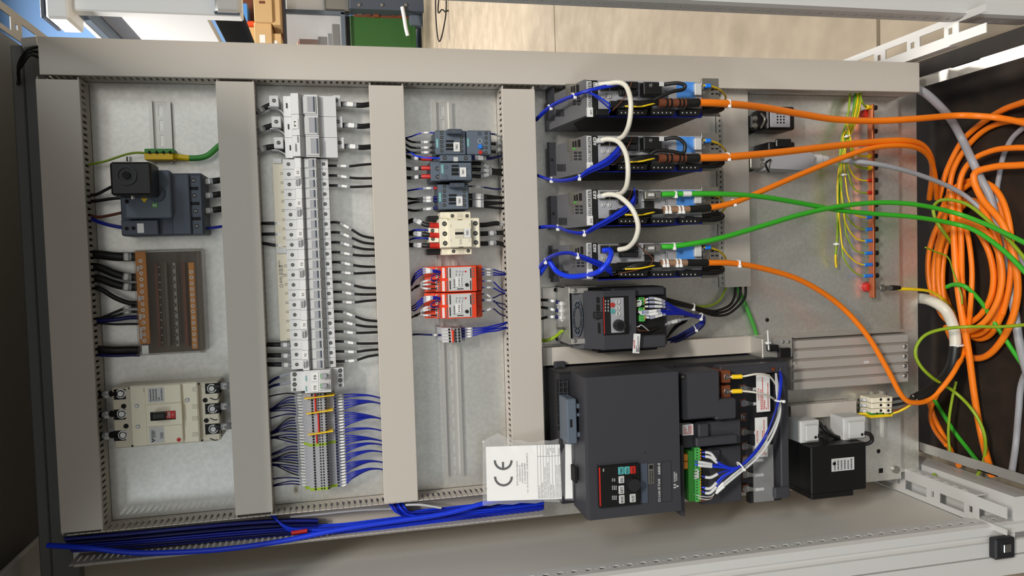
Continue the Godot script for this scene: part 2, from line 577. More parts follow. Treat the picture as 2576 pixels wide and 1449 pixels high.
func cabinet() -> void:
	var o := thing("cabinet_enclosure", "light grey sheet steel cabinet frame with punched posts around the mounting plate", "enclosure", 1290, 60, 0)
	bx(-600, 551, -330, 1192, 553, 178)
	part("side_panel", "panel_grey", o)
	bx(-600, -425, -337, 1200, 551, -335)
	part("back_panel", "panel_grey", o)
	bx(-600, -442, -420, -596, 640, 600)
	part("roof_panel", "roof_grey", o)
	# left front post
	plate_with_windows("a_on_b", -590, 1330, 166, 198, 540, 2, holes(-560, 1300, 25, 177, 187, 10, 1.6))
	bx(-590, 541, 164, 1330, 552, 166)
	part("post_flange", "frame_grey", o)
	var pr := PackedVector2Array([Vector2(540, 198), Vector2(544, 206), Vector2(560, 206), Vector2(560, 200), Vector2(574, 200), Vector2(574, 208), Vector2(600, 208), Vector2(600, 202), Vector2(603, 202), Vector2(603, 208), Vector2(640, 208), Vector2(640, 150), Vector2(544, 150), Vector2(544, 196)])
	prism(pr, 0, -590, 1330)
	part("post", "frame_grey", o)
	# right front post
	plate_with_windows("a_on_b", -590, 1330, 138, 172, -424, 2, holes(-560, 1300, 25, 148, 158, 10, 1.6))
	part("post_flange", "frame_grey", o)
	pr = PackedVector2Array([Vector2(-422, 172), Vector2(-426, 180), Vector2(-446, 180), Vector2(-446, 174), Vector2(-462, 174), Vector2(-462, 182), Vector2(-520, 182), Vector2(-520, 130), Vector2(-424, 130), Vector2(-424, 170)])
	prism(pr, 0, -590, 1330)
	part("post", "frame_grey", o)
	# rear posts
	bx(-590, 530, -330, 1330, 600, -270, 3)
	part("post", "frame_grey", o)
	bx(-590, -468, -430, 1330, -430, -370, 3)
	part("post", "frame_grey", o)
	bx(-500, -374, -60, -458, 600, -30, 2)
	bx(-520, -374, -70, -502, 600, -34, 2)
	part("rear_frame_bar", "roof_grey", o)
	# base side rails: white top faces with windows, punched inner flange
	var wins := []
	for k in 6:
		var d0 := -330.0 + k * 100.0
		wins.append([d0 + 4, d0 + 68, 518, 538])
		if k < 5:
			wins.append([d0 + 79, d0 + 89, 520, 532])
	plate_with_windows("d_on_a", -330, 172, 496, 549, 1192, 2, wins)
	part("base_rail", "frame_grey", o)
	plate_with_windows("d_on_b", -330, 168, 1192, 1214, 494, 2, holes(-320, 160, 25, 1194, 1200, 12))
	part("base_rail_flange", "frame_grey", o)
	bx(1250, 494, -330, 1300, 640, 200)
	part("base_beam", "frame_grey", o)
	wins = []
	for k in 6:
		var d0 := -345.0 + k * 100.0
		wins.append([d0 + 4, d0 + 68, -416, -396])
		if k < 5:
			wins.append([d0 + 79, d0 + 89, -410, -398])
	plate_with_windows("d_on_a", -400, 138, -430, -378, 1165, 2, wins)
	part("base_rail", "frame_grey", o)
	plate_with_windows("d_on_b", -400, 136, 1165, 1188, -378, 2, holes(-380, 130, 25, 1168, 1174, 12))
	part("base_rail_flange", "frame_grey", o)
	# galvanised punched rails just below the plate
	plate_with_windows("d_on_b", -180, 330, 1235, 1262, 458, 2, holes(-170, 325, 18, 1242, 1250, 8, 1.2))
	bx(1235, 440, -180, 1237, 460, 330)
	part("punched_rail", "bright_zinc", o)
	plate_with_windows("d_on_b", -180, 330, 1225, 1250, -352, 2, holes(-170, 325, 18, 1232, 1242, 9, 1.2))
	bx(1225, -352, -180, 1227, -330, 330)
	part("punched_rail", "bright_zinc", o)
	# top side rail and the bracket on the front post
	plate_with_windows("d_on_a", -420, 180, -470, -420, -560, 2, [[-380, -320, -455, -430], [-300, -290, -448, -438], [-270, -200, -455, -430], [-180, -170, -448, -438], [-150, -80, -455, -430]])
	part("roof_rail", "frame_grey", o)
	bx(-570, 500, -200, -560, 560, 160, 2)
	part("roof_rail", "frame_grey", o)
	bx(1180, 560, 208, 1225, 600, 226, 3)
	part("bracket", "anthracite_dark", o, "black bracket on the front post")
	bx(1195, 570, 226, 1212, 586, 230, 1)
	part("bracket_bolt", "steel", o)
	# the mounting plate
	o = thing("mounting_plate", "galvanised steel mounting plate that carries all the switchgear, slightly brushed and reflecting", "mounting plate", 1160, 60, 0)
	bx(-452, -374, -3, 1162, 506, 0)
	part("plate_sheet", "galvanised", o)
	bx(1162, -374, -26, 1226, 500, -23)
	part("flange", "galvanised", o)
	bx(-456, -374, -26, -452, 506, 0)
	part("folded_edge", "galvanised", o)
	for q in [[1930, 805, 4.2], [2210, 1135, 4.6]]:
		var p := P(q[0], q[1])
		cy(p.x, p.y, -1, .3, q[2], 14)
		part("drilled_hole", "hole", o)
	var sq := P(2216, 1184)
	bx(sq.x - 5, sq.y - 5, 0, sq.x + 5, sq.y + 5, .3)
	part("drilled_hole", "hole", o)
	var sc := P(2253, 1181)
	cy(sc.x, sc.y, 0, 4, 8, 16)
	part("plate_screw", "dull_steel", o)

func duct_wall(run_a: bool, s0: float, s1: float, at: float, thick: float, h: float, lidded: bool, phase := 0.0) -> void:
	# fingers 10 mm apart on a solid foot; open ducts end in wider finger heads
	var put := func(x0: float, x1: float, d0: float, d1: float) -> void:
		if run_a:
			bx(x0, at, d0, x1, at + thick, d1)
		else:
			bx(at, x0, d0, at + thick, x1, d1)
	var foot := minf(24.0, h * .4) if lidded else 16.0
	put.call(s0, s1, 0.0, foot)
	var s := s0 + phase
	while s < s1 - 3:
		put.call(s, minf(s + 5.8, s1), foot, h - 8.0 if lidded else h - 14.0)
		if not lidded:
			put.call(maxf(s - 1.6, s0), minf(s + 7.4, s1), h - 14.0, h)
		s += 10.0
	if lidded:
		put.call(s0, s1, h - 8.0, h)

func duct(label: String, a0: float, a1: float, b0: float, b1: float, h: float, run_a: bool, lid0: float, lid1: float, slots := true) -> Node3D:
	var o := thing("wiring_duct", label, "cable duct", (a0 + a1) / 2, (b0 + b1) / 2)
	var lidded := lid1 > lid0
	if run_a:
		bx(a0, b0, 0, a1, b1, 2)
		duct_wall(true, a0, a1, b0, 1.6, h - 2, lidded)
		duct_wall(true, a0, a1, b1 - 1.6, 1.6, h - 2, lidded)
	else:
		bx(a0, b0, 0, a1, b1, 2)
		duct_wall(false, b0, b1, a0, 1.6, h - 2, lidded)
		duct_wall(false, b0, b1, a1 - 1.6, 1.6, h - 2, lidded)
	part("slotted_body", "duct_grey", o)
	if lidded:
		if run_a:
			bx(lid0, b0 - 1.2, h - 1.8, lid1, b1 + 1.2, h, .8)
			bx(lid0, b0 - 1.2, h - 9, lid1, b0 - .1, h - 1.8)
			bx(lid0, b1 + .1, h - 9, lid1, b1 + 1.2, h - 1.8)
		else:
			bx(a0 - 1.2, lid0, h - 1.8, a1 + 1.2, lid1, h, .8)
			bx(a0 - 1.2, lid0, h - 9, a0 - .1, lid1, h - 1.8)
			bx(a1 + .1, lid0, h - 9, a1 + 1.2, lid1, h - 1.8)
		part("lid", "duct_grey", o)
	return o

const HD := 56.0
func ducts() -> void:
	var r := rect(97, 142, 2313, 142, HD)
	duct("long grey lidded wiring duct running along the whole upper edge of the plate", r[0], r[2], -364.0, -307.0, HD, true, r[0], r[2])
	r = rect(123, 200, 227, 1340, HD)
	duct("dark shaded lidded wiring duct, leftmost of the upright ducts", r[0] , r[2], -303.0, 432.0, HD, false, r[1], r[3])
	r = rect(569, 205, 661, 1295, HD)
	duct("grey lidded wiring duct between the moulded case breaker and the fuse holder row", r[0], r[2], -303.0, 432.0, HD, false, r[1], r[3])
	r = rect(949, 215, 1032, 1265, HD)
	duct("grey lidded wiring duct between the fuse holder row and the contactors", r[0], r[2], -303.0, 432.0, HD, false, r[1], r[3])
	r = rect(1279, 224, 1358, 1236, HD)
	duct("grey lidded wiring duct between contactors and servo drives, its lower end behind the plastic bag", r[0], r[2], -303.0, 430.0, HD, false, r[1], r[3])
	var l := P(160, 1380)
	var q := P(1365, 1290, 50)
	duct("open grey wiring duct full of blue wires along the lower edge of the plate", -446.0, q.x, 432.0, 484.0, HD, true, 0, 0)
	# lower ducts between the drives
	r = rect(1365, 871, 1922, 899, 30)
	duct("low grey wiring duct between the small inverter and the big inverter", r[0], P(1922, 870, 30).x, P(1640, 862, 30).y, P(1640, 902, 30).y, 30, true, r[0], P(1922, 870, 30).x)
	r = rect(1822, 226, 1884, 722, 30)
	duct("short upright grey wiring duct right of the four servo drives", r[0], r[2], r[1], r[3], 30, false, r[1], r[3])
	r = rect(1990, 1016, 2155, 1048, 30)
	duct("short low grey wiring duct above the black filter block", r[0], r[2], r[1], r[3], 30, true, r[0], r[2])

# ---------- small repeated pieces ----------
var shared := {}
func placed(key: String, called: String, matname: String, parent: Node3D, a: float, b: float, d: float, make: Callable) -> MeshInstance3D:
	# one mesh per key, shared by every piece of that kind; the mesh is made round the origin and the node carries the place
	if not shared.has(key):
		make.call()
		shared[key] = mesh_now(called)
		shared[key].surface_set_material(0, M[matname])
	var o := MeshInstance3D.new()
	o.name = called
	o.mesh = shared[key]
	o.position = pt(Vector3(a, b, d)) - home(parent)
	parent.add_child(o, true)
	return o
func well(parent: Node3D, u: float, v: float, d: float, r: float, called := "screw_well", head := true) -> void:
	var p := P(u, v, d)
	well_at(parent, p.x, p.y, d, r, called, head)
func well_at(parent: Node3D, a: float, b: float, d: float, r: float, called := "screw_well", head := true) -> void:
	var w := placed("well%.1f" % r, called, "hole", parent, a, b, d, func(): cy(0, 0, -1.5, .15, r, 12))
	if head:
		placed("wellscrew%.1f" % r, "screw", "dull_steel", w, a, b, d, func():
			for sgn in [-1.0, 1.0]:
				var half := PackedVector2Array()
				for k in 7:
					var t := -1.35 + k * .45
					half.append(Vector2(sgn * cos(t), sin(t)) * r * .6)
				prism(half, 2, 0, .3))
func bolt(parent: Node3D, u: float, v: float, d: float, r: float, matname := "steel", called := "screw") -> void:
	var p := P(u, v, d)
	placed("bolt%.1f%s" % [r, matname], called, matname, parent, p.x, p.y, d, func():
		screw(0, 0, 0, r)
		ring(0, 0, 0, r * .15, r * 1.25, r * .9, 12))
func slab(parent: Node3D, called: String, matname: String, u0: float, v0: float, u1: float, v1: float, d0: float, d1: float, c := 0.6, label := "") -> MeshInstance3D:
	pb(u0, v0, u1, v1, d0, d1, c)
	return part(called, matname, parent, label)
func word(parent: Node3D, s: String, u0: float, v0: float, u1: float, v1: float, d: float, matname := "ink", heavy := true, called := "lettering") -> void:
	ptext(s, u0, v0, u1, v1, d, heavy)
	part(called, matname, parent)
func print_(parent: Node3D, u0: float, v0: float, u1: float, v1: float, d: float, n: int, matname := "ink_grey", seed_ := 1) -> void:
	lines(u0, v0, u1, v1, d, n, seed_)
	var o := part("fine_print", matname, parent)
	o.set_meta("kind", "stuff")
func tagplate(parent: Node3D, s: String, u0: float, v0: float, u1: float, v1: float, d: float) -> void:   # a white marker with its letters
	var o := slab(parent, "marker_tag", "label_white", u0, v0, u1, v1, d - .2, d + .7, .2)
	if s:
		var mu := (u0 + u1) / 2
		ptext(s, mu - (u1 - u0) * .17, v0 + (v1 - v0) * .24, mu + (u1 - u0) * .17, v1 - (v1 - v0) * .24, d + .72)
		part("lettering", "ink", o)

# ---------- wires and cables ----------
func wire(called: String, label: String, category: String, matname: String, list: Array, r: float, group := "", seg := 7) -> Node3D:
	return strand(called, label, category, matname, px(list), r, group, seg)
func strand(called: String, label: String, category: String, matname: String, pts: Array, r: float, group := "", seg := 7) -> Node3D:
	var m: Vector3 = pts[0]
	var o := thing(called, label, category, m.x, m.y, m.z, group)
	var l := pline(pts, 6)
	tube(l, r, seg)
	part("insulation", matname, o)
	o.set_meta("line", l)
	return o
func sleeve(o: Node3D, f0: float, f1: float, r: float, matname := "sleeve", mark := true, called := "marker_sleeve") -> void:
	var l: PackedVector3Array = o.get_meta("line")
	var s := along(l, f0, f1)
	tube(s, r, 8)
	var p := part(called, matname, o)
	if mark:
		var t := along(l, lerpf(f0, f1, .3), lerpf(f0, f1, .75))
		var m0 := t[0]
		var m1 := t[t.size() - 1]
		var up := Vector3(0, 0, r * 1.02)
		var e := (m1 - m0).normalized()
		var w := e.cross(Vector3(0, 0, 1)).normalized() * r * .85
		hexa([m0 - w + up * .6, m0 + w + up * .6, m1 + w + up * .6, m1 - w + up * .6, m0 - w * .8 + up * 1.08, m0 + w * .8 + up * 1.08, m1 + w * .8 + up * 1.08, m1 - w * .8 + up * 1.08])
		part("marker_tag", "label_white", p)
func cuff(o: Node3D, called: String, matname: String, f0: float, f1: float, r: float, seg := 10) -> void:
	var l := along(o.get_meta("line"), f0, f1)
	if f0 == 0:
		l.insert(0, l[0] + (l[0] - l[1]).normalized() * .7)
	tube(l, r, seg)
	part(called, matname, o)
func tie(label: String, u: float, v: float, d: float, r: float, dir: Vector2, group := "cable ties", wide := 2.4) -> void:
	# a nylon tie: a loop round the bundle whose axis runs along dir, a lock head and a cut tail
	var c := P3(u, v, d)
	var o := thing("cable_tie", label, "cable tie", c.x, c.y, c.z, group)
	var ax := Vector3(dir.x, dir.y, 0).normalized()
	var y := ax.cross(Vector3(0, 0, 1))
	var n := 16
	for i in n:
		var e0 := y * cos(TAU * i / n) + Vector3(0, 0, 1) * sin(TAU * i / n)
		var e1 := y * cos(TAU * (i + 1) / n) + Vector3(0, 0, 1) * sin(TAU * (i + 1) / n)
		var h := ax * wide * .5
		hexa([c + e0 * r - h, c + e0 * r + h, c + e1 * r + h, c + e1 * r - h, c + e0 * (r + 1) - h, c + e0 * (r + 1) + h, c + e1 * (r + 1) + h, c + e1 * (r + 1) - h])
	part("loop", "tie_white", o)
	var hc := c + (Vector3(0, 0, 1) * .8 - y * .6).normalized() * (r + 2.2)
	bx(hc.x - 2.6, hc.y - 2.6, hc.z - 2, hc.x + 2.6, hc.y + 2.6, hc.z + 2.2, .8)
	part("lock_head", "tie_white", o)

# ---------- rails ----------
func rail(label: String, a: float, b0: float, b1: float) -> void:
	var o := thing("mounting_rail", label, "mounting rail", a, (b0 + b1) / 2)
	var pr := PackedVector2Array([Vector2(-17.5, 6.5), Vector2(-12.6, 6.5), Vector2(-12.6, 0), Vector2(-6, 0), Vector2(-6, 1), Vector2(-11.6, 1), Vector2(-11.6, 7.5), Vector2(-17.5, 7.5)])
	for s in [-1.0, 1.0]:
		var q := PackedVector2Array()
		for x in pr:
			q.append(Vector2(a + x.x * s, x.y))
		prism(q, 1, b0, b1)
	var b := b0
	bx(a - 6, b0, 0, a - 3.1, b1, 1)
	bx(a + 3.1, b0, 0, a + 6, b1, 1)
	while b < b1:
		bx(a - 3.1, b, 0, a + 3.1, minf(b + 7, b1), 1)
		b += 25.0
	part("hat_profile", "bright_zinc", o)

func column_one() -> void:
	var p := P(403, 255)
	rail("short slotted steel rail behind the small green and yellow earth terminal", p.x, p.y, P(404, 413).y)
	# earth terminal
	var o := at_px("earth_terminal", "small green and yellow earth terminal on the short rail of the first bay", "terminal block", 400, 390, 0)
	slab(o, "lower_half", "yellow", 363, 383, 435, 402, 7, 34, 1)
	slab(o, "upper_half", "earth_green", 363, 374, 437, 385, 7, 36, 1)
	for u in [376, 394, 411, 428]:
		well(o, u, 383, 36.1, 2.4, "clamp_hole", false)
	var w := wire("earth_wire", "thick green and yellow wire from the earth terminal into the second duct", "wire", "earth_green", [[430, 390, 20], [455, 396, 22], [490, 398, 24], [520, 392, 24], [545, 372, 22], [570, 350, 18]], 5.0, "", 9)
	tube(along(w.get_meta("line"), .0, .3), 5.15, 9)
	part("yellow_stripe", "earth_yellow", w)
	wire("earth_wire", "thin green and yellow wire from the earth terminal into the shaded left duct", "wire", "earth_lime", [[370, 386, 22], [345, 384, 26], [315, 389, 28], [270, 404, 26], [235, 412, 24], [205, 416, 20]], 1.9)
	# motor circuit breaker with rotary coupling
	o = at_px("circuit_breaker", "slate blue circuit breaker block with a black square rotary coupling in front", "circuit breaker", 410, 515, 0)
	slab(o, "base_block", "slate", 303, 436, 512, 592, 0, 62, 2)
	slab(o, "front_cover", "slate_light", 312, 428, 429, 549, 62, 84, 2)
	slab(o, "side_module", "slate", 305, 553, 398, 592, 62, 74, 1.5)
	slab(o, "lower_module", "slate", 431, 437, 478, 590, 62, 72, 1.5)
	slab(o, "terminal_strip", "slate", 479, 441, 508, 590, 62, 66, 1)
	for q in [[487, 454], [489, 492], [492, 531], [495, 569]]:
		well(o, q[0], q[1], 66.1, 3.4)
	for q in [[487, 474], [490, 512], [493, 550]]:
		slab(o, "dark_slot", "hole", q[0] - 10, q[1] - 4, q[0] + 12, q[1] + 4, 60, 66.3, 0)
	for q in [[319, 507], [319, 575], [336, 574]]:
		well(o, q[0], q[1], 84.2 if q[1] < 550 else 74.2, 3.2, "screw_well", false)
	slab(o, "white_tag", "label_white", 345, 562, 362, 586, 74, 74.8, .2)
	p = P(395, 488, 84)
	cy(p.x, p.y, 83, 88, 13, 24, 12)
	part("dial_disc", "slate", o)
	slab(o, "green_flag", "earth_green", 382, 510, 397, 522, 84, 85, .3, "green position flag")
	word(o, "OI", 384, 513, 394, 520, 85.1, "label_white")
	var f := P(363, 504, 84)
	prism(PackedVector2Array([Vector2(f.x - 5, f.y - 3), Vector2(f.x + 5, f.y - 3), Vector2(f.x, f.y + 4)]), 2, 84, 84.5)
	part("warning_triangle", "yellow", o)
	var c := slab(o, "rotary_coupling", "black", 277, 407, 381, 491, 84, 138, 3, "black square rotary coupling")
	p = P(318, 441, 138)
	ring(p.x, p.y, 137, 140, 15, 11.5, 24)
	part("coupling_ring", "anthracite_dark", c)
	cy(p.x, p.y, 137, 142, 6, 6)
	part("shaft_socket", "hole", c)
	var sp := P3(325, 406, 118)
	rod(sp, sp + Vector3(0, -7, 0), 4, 8)
	part("clamp_screw", "steel", c)
	sp = P3(333, 498, 118)
	rod(sp + Vector3(0, -6, 0), sp + Vector3(0, 2, 0), 4, 8)
	part("clamp_screw", "steel", c)
	for i in 3:
		var v: float = [458, 493, 531][i]
		w = wire("power_wire", "thick black wire leaving the right side of the slate blue breaker, %s of three" % ["upper", "middle", "lower"][i], "wire", "black_rubber", [[505, v, 40], [525, v - 1, 42], [548, v - 4, 40], [575, v - 8, 30]], 5.2, "black wires of the slate blue breaker", 9)
		sleeve(w, .1, .42, 5.6, "sleeve")
	wire("blue_wire", "short blue wire from the foot of the slate blue breaker to the second duct", "wire", "blue", [[510, 575, 38], [535, 573, 40], [570, 568, 30]], 2.4)
	wire("supply_wire", "grey black wire from the shaded left duct to the slate breaker, uppermost of these", "wire", "black_rubber", [[215, 490, 20], [240, 490, 26], [265, 478, 30], [290, 466, 34], [312, 462, 36]], 2.6)
	wire("supply_wire", "black wire from the shaded left duct to the slate breaker, under the black coupling", "wire", "black_rubber", [[212, 507, 20], [240, 506, 26], [280, 500, 34], [312, 497, 36]], 2.8)
	wire("supply_wire", "brown wire from the shaded left duct to the slate breaker", "wire", "brown", [[218, 540, 20], [245, 546, 26], [275, 542, 34], [310, 534, 36]], 2.4)
	wire("supply_wire", "blue wire from the shaded left duct to the lower corner of the slate breaker", "wire", "blue", [[215, 540, 20], [240, 555, 26], [270, 565, 34], [310, 573, 36]], 3.0)
	# clear distribution block
	o = at_px("distribution_block", "smoky transparent distribution block with two brass bars full of screws", "distribution block", 430, 760, 0)
	slab(o, "base_tray", "tray_grey", 352, 634, 508, 886, 1, 6, 1)
	for i in 2:
		var r := rect(345, 632, 372, 866, 34) if i == 0 else rect(478, 660, 493, 878, 34)
		bx(r[0], r[1], 30, r[2], r[3], 34, .8)
		var bar := part("brass_bar", "amber", o, "brass bar drilled for screws")
		for k in 14:
			var b: float = lerpf(r[1] + 16, r[3] - 6, k / 13.0)
			placed("barscrew", "bar_screw", "steel", bar, (r[0] + r[2]) / 2, b, 34, func(): ring(0, 0, 0, 1.2, 3.0, 1.5, 10))
	for k in 4:
		var u := 392.0 + k * 23
		slab(o, "inner_bar", ["brown", "tray_grey", "dull_steel", "brown"][k], u, 660, u + 9, 872, 10, 16 + k * 2, .6)
	for k in 22:
		var u2 := 400.0 if k % 2 else 434.0
		well(o, u2 + (k / 2) * .9, 672 + (k / 2) * 19, 25, 2.6, "clamp_screw", true)
	slab(o, "white_tag", "label_white", 357, 869, 374, 893, 46, 46.8, .2)
	for v in [669, 744, 790, 823]:
		slab(o, "white_insert", "label_white", 344 + (v - 669) * .05, v, 350 + (v - 669) * .05, v + (14 if v != 823 else 30), 36, 36.5, 0)
	slab(o, "clear_cover", "smoke_clear", 340, 627, 512, 891, 2, 45, 2, "smoky transparent cover")
	for q in [[341, 626, 511, 630], [341, 886, 511, 891], [498, 630, 512, 888], [408, 652, 412, 866], [448, 652, 452, 866]]:
		slab(o, "cover_ridge", "smoke_clear", q[0], q[1], q[2], q[3], 44, 50, 1)
	var dl := [["thick black wire entering the clear distribution block at its upper corner", 646, 640, 7.5, "black_rubber"], ["thick black wire entering the clear distribution block, second from its upper corner", 697, 672, 6.5, "black_rubber"], ["thick black wire entering the clear distribution block, third from its upper corner", 722, 700, 6.5, "black_rubber"], ["black wire entering the clear distribution block near the middle", 762, 725, 4.0, "black_rubber"], ["thin black wire with a grey sleeve entering the clear distribution block below the middle", 772, 800, 2.2, "black_rubber"], ["thin dark wire under the grey sleeved wire of the clear distribution block", 785, 803, 2.2, "black_rubber"], ["dark blue wire entering the clear distribution block below the middle", 799, 806, 3.6, "dark_blue"], ["thin black wire under the dark blue wire of the clear distribution block", 815, 812, 2.0, "black_rubber"], ["thick black wire entering the clear distribution block at its lower corner", 880, 878, 6.5, "black_rubber"], ["dark blue wire at the lower corner of the clear distribution block", 893, 892, 2.6, "dark_blue"]]
	for q in dl:
		w = wire("feeder_wire", q[0], "wire", q[4], [[222, q[2], 18], [250, q[2] + 1, 26], [290, lerpf(q[2], q[1], .6) + 2, 30], [325, q[1], 26], [352, q[1], 22]], q[3], "", 9)
		if q[1] in [646, 697, 722, 772, 785]:
			sleeve(w, .7, .85, q[3] + .5)
	# moulded case breaker
	mccb()

func mccb() -> void:
	var o := at_px("moulded_case_breaker", "cream moulded case circuit breaker with a black toggle and red ON field", "circuit breaker", 420, 1040, 0)
	slab(o, "case", "beige", 284, 968, 552, 1119, 0, 58, 2)
	slab(o, "front_cover", "cream", 328, 966, 500, 1119, 58, 68, 2)
	slab(o, "centre_plate", "cream", 366, 968, 458, 1117, 68, 74, 1.5)
	for i in 3:
		var lv: float = [990, 1041, 1094][i]
		var rv: float = [975, 1026, 1077][i]
		slab(o, "terminal_recess", "hole", 286, lv - 11, 316, lv + 15, 40, 58.4, 0)
		slab(o, "terminal_recess", "hole", 516, rv - 11, 552, rv + 15, 40, 58.4, 0)
		bolt(o, [304, 307, 310][i], lv, 58, 6.2, "steel", "terminal_bolt")
		bolt(o, [533, 535, 537][i], rv + 2, 58, 6.2, "steel", "terminal_bolt")
		slab(o, "clamp_tongue", "dull_steel", 262, lv + 2, 295, lv + 12, 44, 50, .5)
		var w := wire("supply_cable", "thick black cable at the left end of the cream breaker, %s of three" % ["upper", "middle", "lower"][i], "wire", "black_rubber", [[232, lv + 4, 16], [255, lv + 3, 34], [280, lv, 50], [297, lv, 56]], 5.5, "", 9)
		sleeve(w, .55, .8, 6.0)
		w = wire("supply_cable", "thick black cable at the right end of the cream breaker, %s of three" % ["upper", "middle", "lower"][i], "wire", "black_rubber", [[540, rv - 2, 56], [560, rv - 4, 54], [585, rv - 6, 40], [600, rv - 6, 30]], 5.5, "", 9)
		sleeve(w, .2, .55, 6.0)
		wire("signal_wire", "thin black wire curling beside the right terminals of the cream breaker, %s of three" % ["upper", "middle", "lower"][i], "wire", "black", [[528, rv + 26, 58], [545, rv + 30, 58], [556, rv + 12, 52], [556, rv - 4, 40]], .8)
	for q in [[311, 1022], [317, 1072], [516, 1007], [519, 1058]]:
		well(o, q[0], q[1], 58.4, 4.0, "mounting_hole", false)
	for q in [[325, 974], [333, 1119], [500, 963], [508, 1105]]:
		well(o, q[0], q[1] + 3, 58.4 if q[0] < 330 else 68.2, 1.7, "cover_hole", false)
	for q in [[344, 1021], [347, 1073], [471, 1006]]:
		bolt(o, q[0], q[1], 68, 3.2)
	var t := slab(o, "switch_frame", "cream", 367, 1016, 458, 1071, 74, 77, .8)
	slab(t, "switch_slot", "hole", 378, 1035, 442, 1057, 74, 77.3, 0)
	slab(t, "toggle", "black", 382, 1039, 415, 1055, 74, 90, 1.5, "black toggle")
	slab(t, "red_field", "red", 417, 1034, 441, 1053, 77, 77.8, .2, "red field with white ON")
	word(o, "ON", 420, 1037, 428, 1050, 77.9, "label_white")
	word(o, "I", 432, 1042, 437, 1044, 77.9, "label_white")
	slab(o, "rating_label", "off_white", 372, 975, 413, 1012, 74, 74.4, 0)
	print_(o, 375, 978, 410, 1008, 74.5, 5, "ink_grey", 3)
	slab(o, "name_label", "off_white", 376, 1074, 413, 1114, 74, 74.4, 0)
	word(o, "MITSUBISHI", 381, 1082, 386, 1102, 74.5)
	word(o, "ELECTRIC", 387, 1084, 391, 1100, 74.5)
	for q in [[388, 1108], [384, 1105.5], [384, 1110.5]]:
		var e := P(q[0], q[1], 74.5)
		prism(PackedVector2Array([Vector2(e.x - 2, e.y), Vector2(e.x, e.y + 1.3), Vector2(e.x + 2, e.y), Vector2(e.x, e.y - 1.3)]), 2, 74.4, 74.6)
		part("emblem_diamond", "ink", o)
	word(o, "100", 403, 1088, 411, 1104, 74.5, "ink_grey")
	word(o, "CE", 361, 976, 369, 986, 68.3, "ink_grey", false)
	var d := P(450, 1106, 74)
	cy(d.x, d.y, 73, 75, 3.2, 14)
	part("trip_button", "red", o)
	for v in [980, 1023, 1053, 1093]:
		slab(o, "cover_clip", "beige", 483, v - 5, 497, v + 5, 68, 69, .3)

func column_two() -> void:
	big_fuses()
	comb()
	small_fuses()
	residual_breaker()
	terminal_row()

